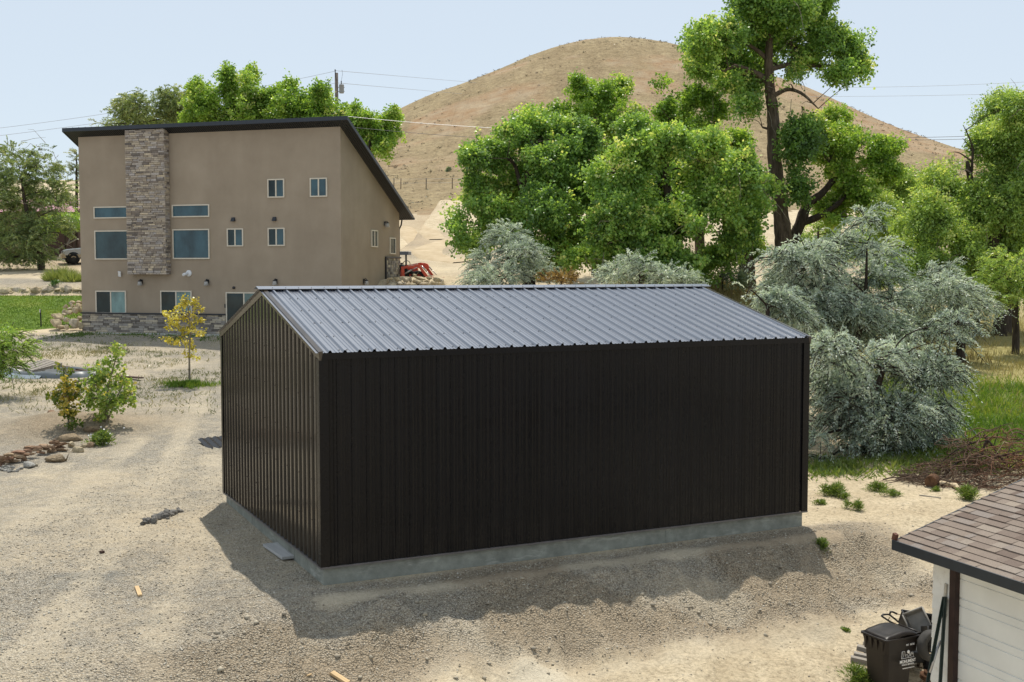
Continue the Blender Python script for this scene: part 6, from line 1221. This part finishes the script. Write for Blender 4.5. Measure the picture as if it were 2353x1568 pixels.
def onw(x, y, lx):
    u, v = cz7(x, y); d_ = ray(u, v); n_ = np.array([math.cos(GA), math.sin(GA)]); t_ = (lx + n_.dot(np.array(GO[:2]))) / n_.dot(d_[:2]); return Vector((d_[0] * t_, d_[1] * t_, CZ + d_[2] * t_))
t1 = onw(1555, 160, WX - .05); b1 = onw(1310, 1420, WX - .30); d = (b1 - t1); b1 = t1 + d * 1.5; M_grn = simple('dark_green_post', (.018, .032, .027), .5, .4, 0, .25)
tpost('metal_post', 'dark green metal post leaning left across the garage corner', b1, t1, M_grn, group='green posts leaning on the garage')
t2 = onw(1575, 155, WX - .05); b2_ = onw(1495, 1470, WX - .16); b2_ = t2 + (b2_ - t2) * 1.5; tpost('metal_post', 'studded dark green metal post standing steeper, nearer the garage door', b2_, t2, M_grn, group='green posts leaning on the garage')
m = MB(); m.tube([onw(1583, -60, WX - .03), onw(1545, 500, WX - .028)], .02, 8); o = m.build('tool_pole', woodm('bleached_wood', (.50, .46, .38)), None, tuple(GM @ Vector((WX - .03, -.42, 1.0))), world=True); tag(o, 'pale wooden tool handle behind the two green posts', 'tool handle')
m = MB(); m.tube([onw(1500, 880, WX - .10), onw(1440, 1010, WX - .16), onw(1320, 1410, WX - .32)], .016, 8); o = m.build('metal_pipe', M_steel, None, tuple(a7(1310, 1410, 15.2)), world=True); tag(o, 'thin bent grey pipe between the green posts', 'pipe')
M_rust = simple('rusty_iron', (.11, .055, .03), .85, .2, 0, .45, 9, .4)
for (x, y, r, h, lab) in ((1305, 1470, .125, .06, 'big rusty iron disc on the ground by the posts'), (1305, 1415, .075, .05, 'small rusty iron disc on top of the big one')):
    c = a7(x, y, 15.9); m = MB(); m.lathe([(0, -h / 2), (r, -h / 2), (r, -h / 4), (r * .8, 0), (r, h / 4), (r, h / 2), (0, h / 2)], 24); o = m.build('iron_disc', M_rust, None, tuple(c)); o.rotation_euler = (.12, .05, 0); tag(o, lab, 'pulley', 'rusty discs')
# low earth rise that carries the discs
c = a7(1330, 1500, 15.9); rock('soil_lump', 'rusty dirty soil lump under the iron discs by the garage corner', 'soil', None, M_clod, (c.x + .05, c.y + .1, c.z - .22), (.7, .6, .46), 0, .05)
M_tub = simple('black_tub_plastic', (.022, .022, .023), .45, .4, 0, .2); M_gtub = simple('grey_tub_plastic', (.27, .25, .22), .6, .3, 0, .25, 6)
def tub(label, c, sx, sy, h, rot, mat):
    r = thing('plastic_tub', label, 'tub', tuple(c)); r.rotation_euler = rot; m = MB()
    o_ = [(-sx, -sy), (sx, -sy), (sx, sy), (-sx, sy)]; k = .84
    vs = [(x * k, y * k, 0) for x, y in o_] + [(x, y, h) for x, y in o_] + [(x * .93, y * .93, h) for x, y in o_] + [(x * k * .93, y * k * .93, .02) for x, y in o_]
    m.add(vs, [(3, 2, 1, 0)] + [(i, (i + 1) % 4, 4 + (i + 1) % 4, 4 + i) for i in range(4)] + [(4 + i, 4 + (i + 1) % 4, 8 + (i + 1) % 4, 8 + i) for i in range(4)] + [(8 + i, 8 + (i + 1) % 4, 12 + (i + 1) % 4, 12 + i) for i in range(4)] + [(12, 13, 14, 15)]); m.build('shell', mat, r, bev=.004)
    m = MB()
    for i in range(4):
        a, b = o_[i], o_[(i + 1) % 4]; m.tube([(a[0], a[1], h), (b[0], b[1], h)], .014, 6)
    m.build('rim', mat, r); return r
tub('black plastic tub lying tilted behind the trash bin', a7(1110, 640, 16.6) - Vector((0, 0, .12)), .30, .22, .22, (R(35), R(12), R(15)), M_tub)
tub('grey plastic tub standing on edge inside the clutter behind the bin', a7(1150, 610, 16.4), .15, .20, .10, (R(70), R(-28), R(-20)), M_gtub)
tub('black plastic tub upright against the garage corner', a7(1350, 650, 16.2) - Vector((0, 0, .15)), .20, .18, .24, (R(78), R(4), R(12)), M_tub)
mw = a7(900, 860, 16.7); mow = thing('lawn_mower', 'old push mower behind the trash bin, only its black handle showing', 'lawn mower', (mw.x, mw.y, gz(mw.x, mw.y)))
H0 = [a7(855, 690, 16.6), a7(545, 490, 16.6), a7(530, 465, 16.62), a7(560, 450, 16.65), a7(640, 450, 16.7), a7(700, 490, 16.75), a7(920, 670, 16.8)]
m = MB(); m.tube(smooth_path(H0, 3), .013, 8); m.tube([H0[0], Vector((mw.x - .15, mw.y, mow.location.z + .25))], .013, 8); m.tube([H0[-1], Vector((mw.x + .15, mw.y + .3, mow.location.z + .25))], .013, 8)
m.tube(smooth_path([a7(660, 440, 16.7), a7(665, 415, 16.7), a7(700, 405, 16.7), a7(775, 440, 16.72)], 3), .014, 8); m.build('handle', M_blk, mow, world=True)
m = MB(); m.tube(smooth_path([a7(650, 460, 16.7), a7(700, 490, 16.7), a7(760, 530, 16.7), a7(780, 570, 16.7)], 3), .010, 6); m.build('lever', M_blk, mow, world=True)
m = MB(); m.tube(smooth_path([a7(780, 440, 16.7), a7(870, 470, 16.7), a7(885, 530, 16.7), a7(850, 580, 16.7), a7(848, 610, 16.7)], 3), .006, 5); m.tube(smooth_path([a7(660, 490, 16.7), a7(640, 550, 16.7), a7(760, 600, 16.7), a7(800, 650, 16.7)], 3), .006, 5); m.build('cable', simple('brown_cable', (.20, .10, .03), .6, .3), mow, world=True)
m = MB(); m.box((0, .1, .2), (.5, .6, .16)); m.lathe([(0, .28), (.16, .28), (.16, .42), (.1, .46), (0, .46)], 14, Matrix.Translation((0, .1, 0))); m.build('deck', M_blk, mow, bev=.02)
for x in (-.27, .27):
    for y in (-.18, .38): m = MB(); m.lathe([(0, -.025), (.1, -.025), (.1, .025), (0, .025)], 16, Matrix.Translation((x, y, .1)) @ Matrix.Rotation(R(90), 4, 'Y')); m.build('wheel', M_rub_, mow)
for (x0, y0, x1, y1, dz, lab) in ((10, 1215, 440, 1320, .0, 'lowest grey board under the board stack by the bin'), (60, 1180, 460, 1260, .04, 'pale wide board lying in the grass beside the bin'), (110, 1100, 440, 1165, .09, 'thick weathered beam behind the bin'), (225, 1070, 440, 1110, .14, 'topmost weathered beam behind the bin'), (1130, 1310, 1240, 1325, .02, 'short board end showing right of the bin')):
    a, b = gp(*cz7(x0, y0)), gp(*cz7(x1, y1 + 12)); board('beam', lab, 'board', a + np.array([0, 0, dz * .5]), b + np.array([0, 0, dz * .5]), .11, .07, W_grey, 0, 0, 'boards beside the trash bin')
# ------------------------------------------------------------------ brush pile and log
def brush():
    c = gp(2262, 1118); k = 760; P = []; Rd = []; tn = []
    for i in range(k):
        a = rng.random() * 6.28; r = math.sqrt(rng.random()); x = c[0] + .6 + 2.2 * r * math.cos(a); y = c[1] + .7 + 1.2 * r * math.sin(a); h = (1.15 if x > c[0] - .4 else .6) * (1 - r ** 1.6) * rng.random() + .05
        d = unit(np.array([rng.normal(), rng.normal() * .7, rng.normal() * .28])); L = rng.uniform(.35, 1.2); t = np.linspace(-.5, .5, 5)[:, None]; q = np.array([x, y, gz(x, y) + h]) + d * L * t + rng.normal(0, .035, (5, 3)); q[:, 2] += -.25 * L * t[:, 0] ** 2 * 2
        q[:, 2] = np.maximum(q[:, 2], T(q[:, 0], q[:, 1]) + .01); P.append(q); Rd.append(np.linspace(1, .4, 5) * rng.choice([.006, .009, .014])); tn.append(np.clip(.35 + .5 * (x - c[0]) / 2.4 + rng.normal(0, .2), 0, 1))
    V_, F_ = tubes_np(np.array(P), np.array(Rd), 4); root = thing('brush_pile', 'heap of cut reddish brown branches and twigs behind the garage roof', 'brush pile', tuple(c))
    m = tinted('cut_brush', [(0, (.10, .075, .055)), (.4, (.15, .095, .065)), (.7, (.20, .10, .06)), (.9, (.27, .13, .075)), (1, (.36, .28, .19))], .9, .15, 20, .3, 0)
    np_mesh('twigs', V_ - c, F_, m, root, tint=np.repeat(np.array(tn), 20))
    mb = MB(); y = c[1] + .7
    for pts, r in (([(2170, 1092), (2205, 1060), (2250, 1048), (2290, 1050), (2353, 1036)], .03), ([(2255, 1052), (2268, 1012), (2290, 1040), (2310, 1066)], .03), ([(2268, 1012), (2230, 1020), (2190, 1040), (2165, 1062)], .02), ([(2262, 1000), (2270, 1020)], .035), ([(2315, 1052), (2325, 1020), (2353, 1008)], .016), ([(2282, 1028), (2292, 1000), (2300, 975)], .012), ([(2300, 1105), (2320, 1075), (2353, 1052)], .018), ([(2150, 1110), (2210, 1105), (2260, 1100)], .025), ([(2240, 1098), (2250, 1078)], .04), ([(2210, 1062), (2220, 1100)], .012)):
        mb.tube(smooth_path([at(u, v, y + rng.uniform(-.2, .2)) for u, v in pts], 4), list(np.linspace(r, r * .5, (len(pts) - 1) * 4 + 1)), 6, True, .3)
    mb.build('branch', B_dark, root, world=True, fix=False)
brush()
m = MB(); P = [gp(u, v) + np.array([0, 0, .06]) for u, v in ((2158, 1118), (2180, 1119), (2195, 1124), (2203, 1130))]; m.tube(smooth_path(P, 4), [.045 + .012 * math.sin(i) for i in range(13)], 10, True, .15); o = m.build('peeled_log', simple('peeled_pale_wood', (.58, .46, .30), .7, .25, 0, .2, 8, .2), None, tuple(P[0]), world=True, fix=False); tag(o, 'pale peeled crooked log lying in front of the brush pile', 'log')
m = MB(); P = [gp(2138, 1120) + np.array([0, 0, .1]), gp(2154, 1117) + np.array([0, .2, .12])]; m.tube([P[0], P[1]], [.14, .12], 9, True, .2); o = m.build('log_chunk', bark('chunk_bark', (.16, .09, .055), 8), None, tuple(P[0]), world=True, fix=False); tag(o, 'short dark log chunk with a pale split top left of the peeled log', 'log')
board('stick', 'thin bare stick on the dirt before the peeled log', 'stick', gp(2112, 1140), gp(2162, 1146), .03, .02, W_grey)
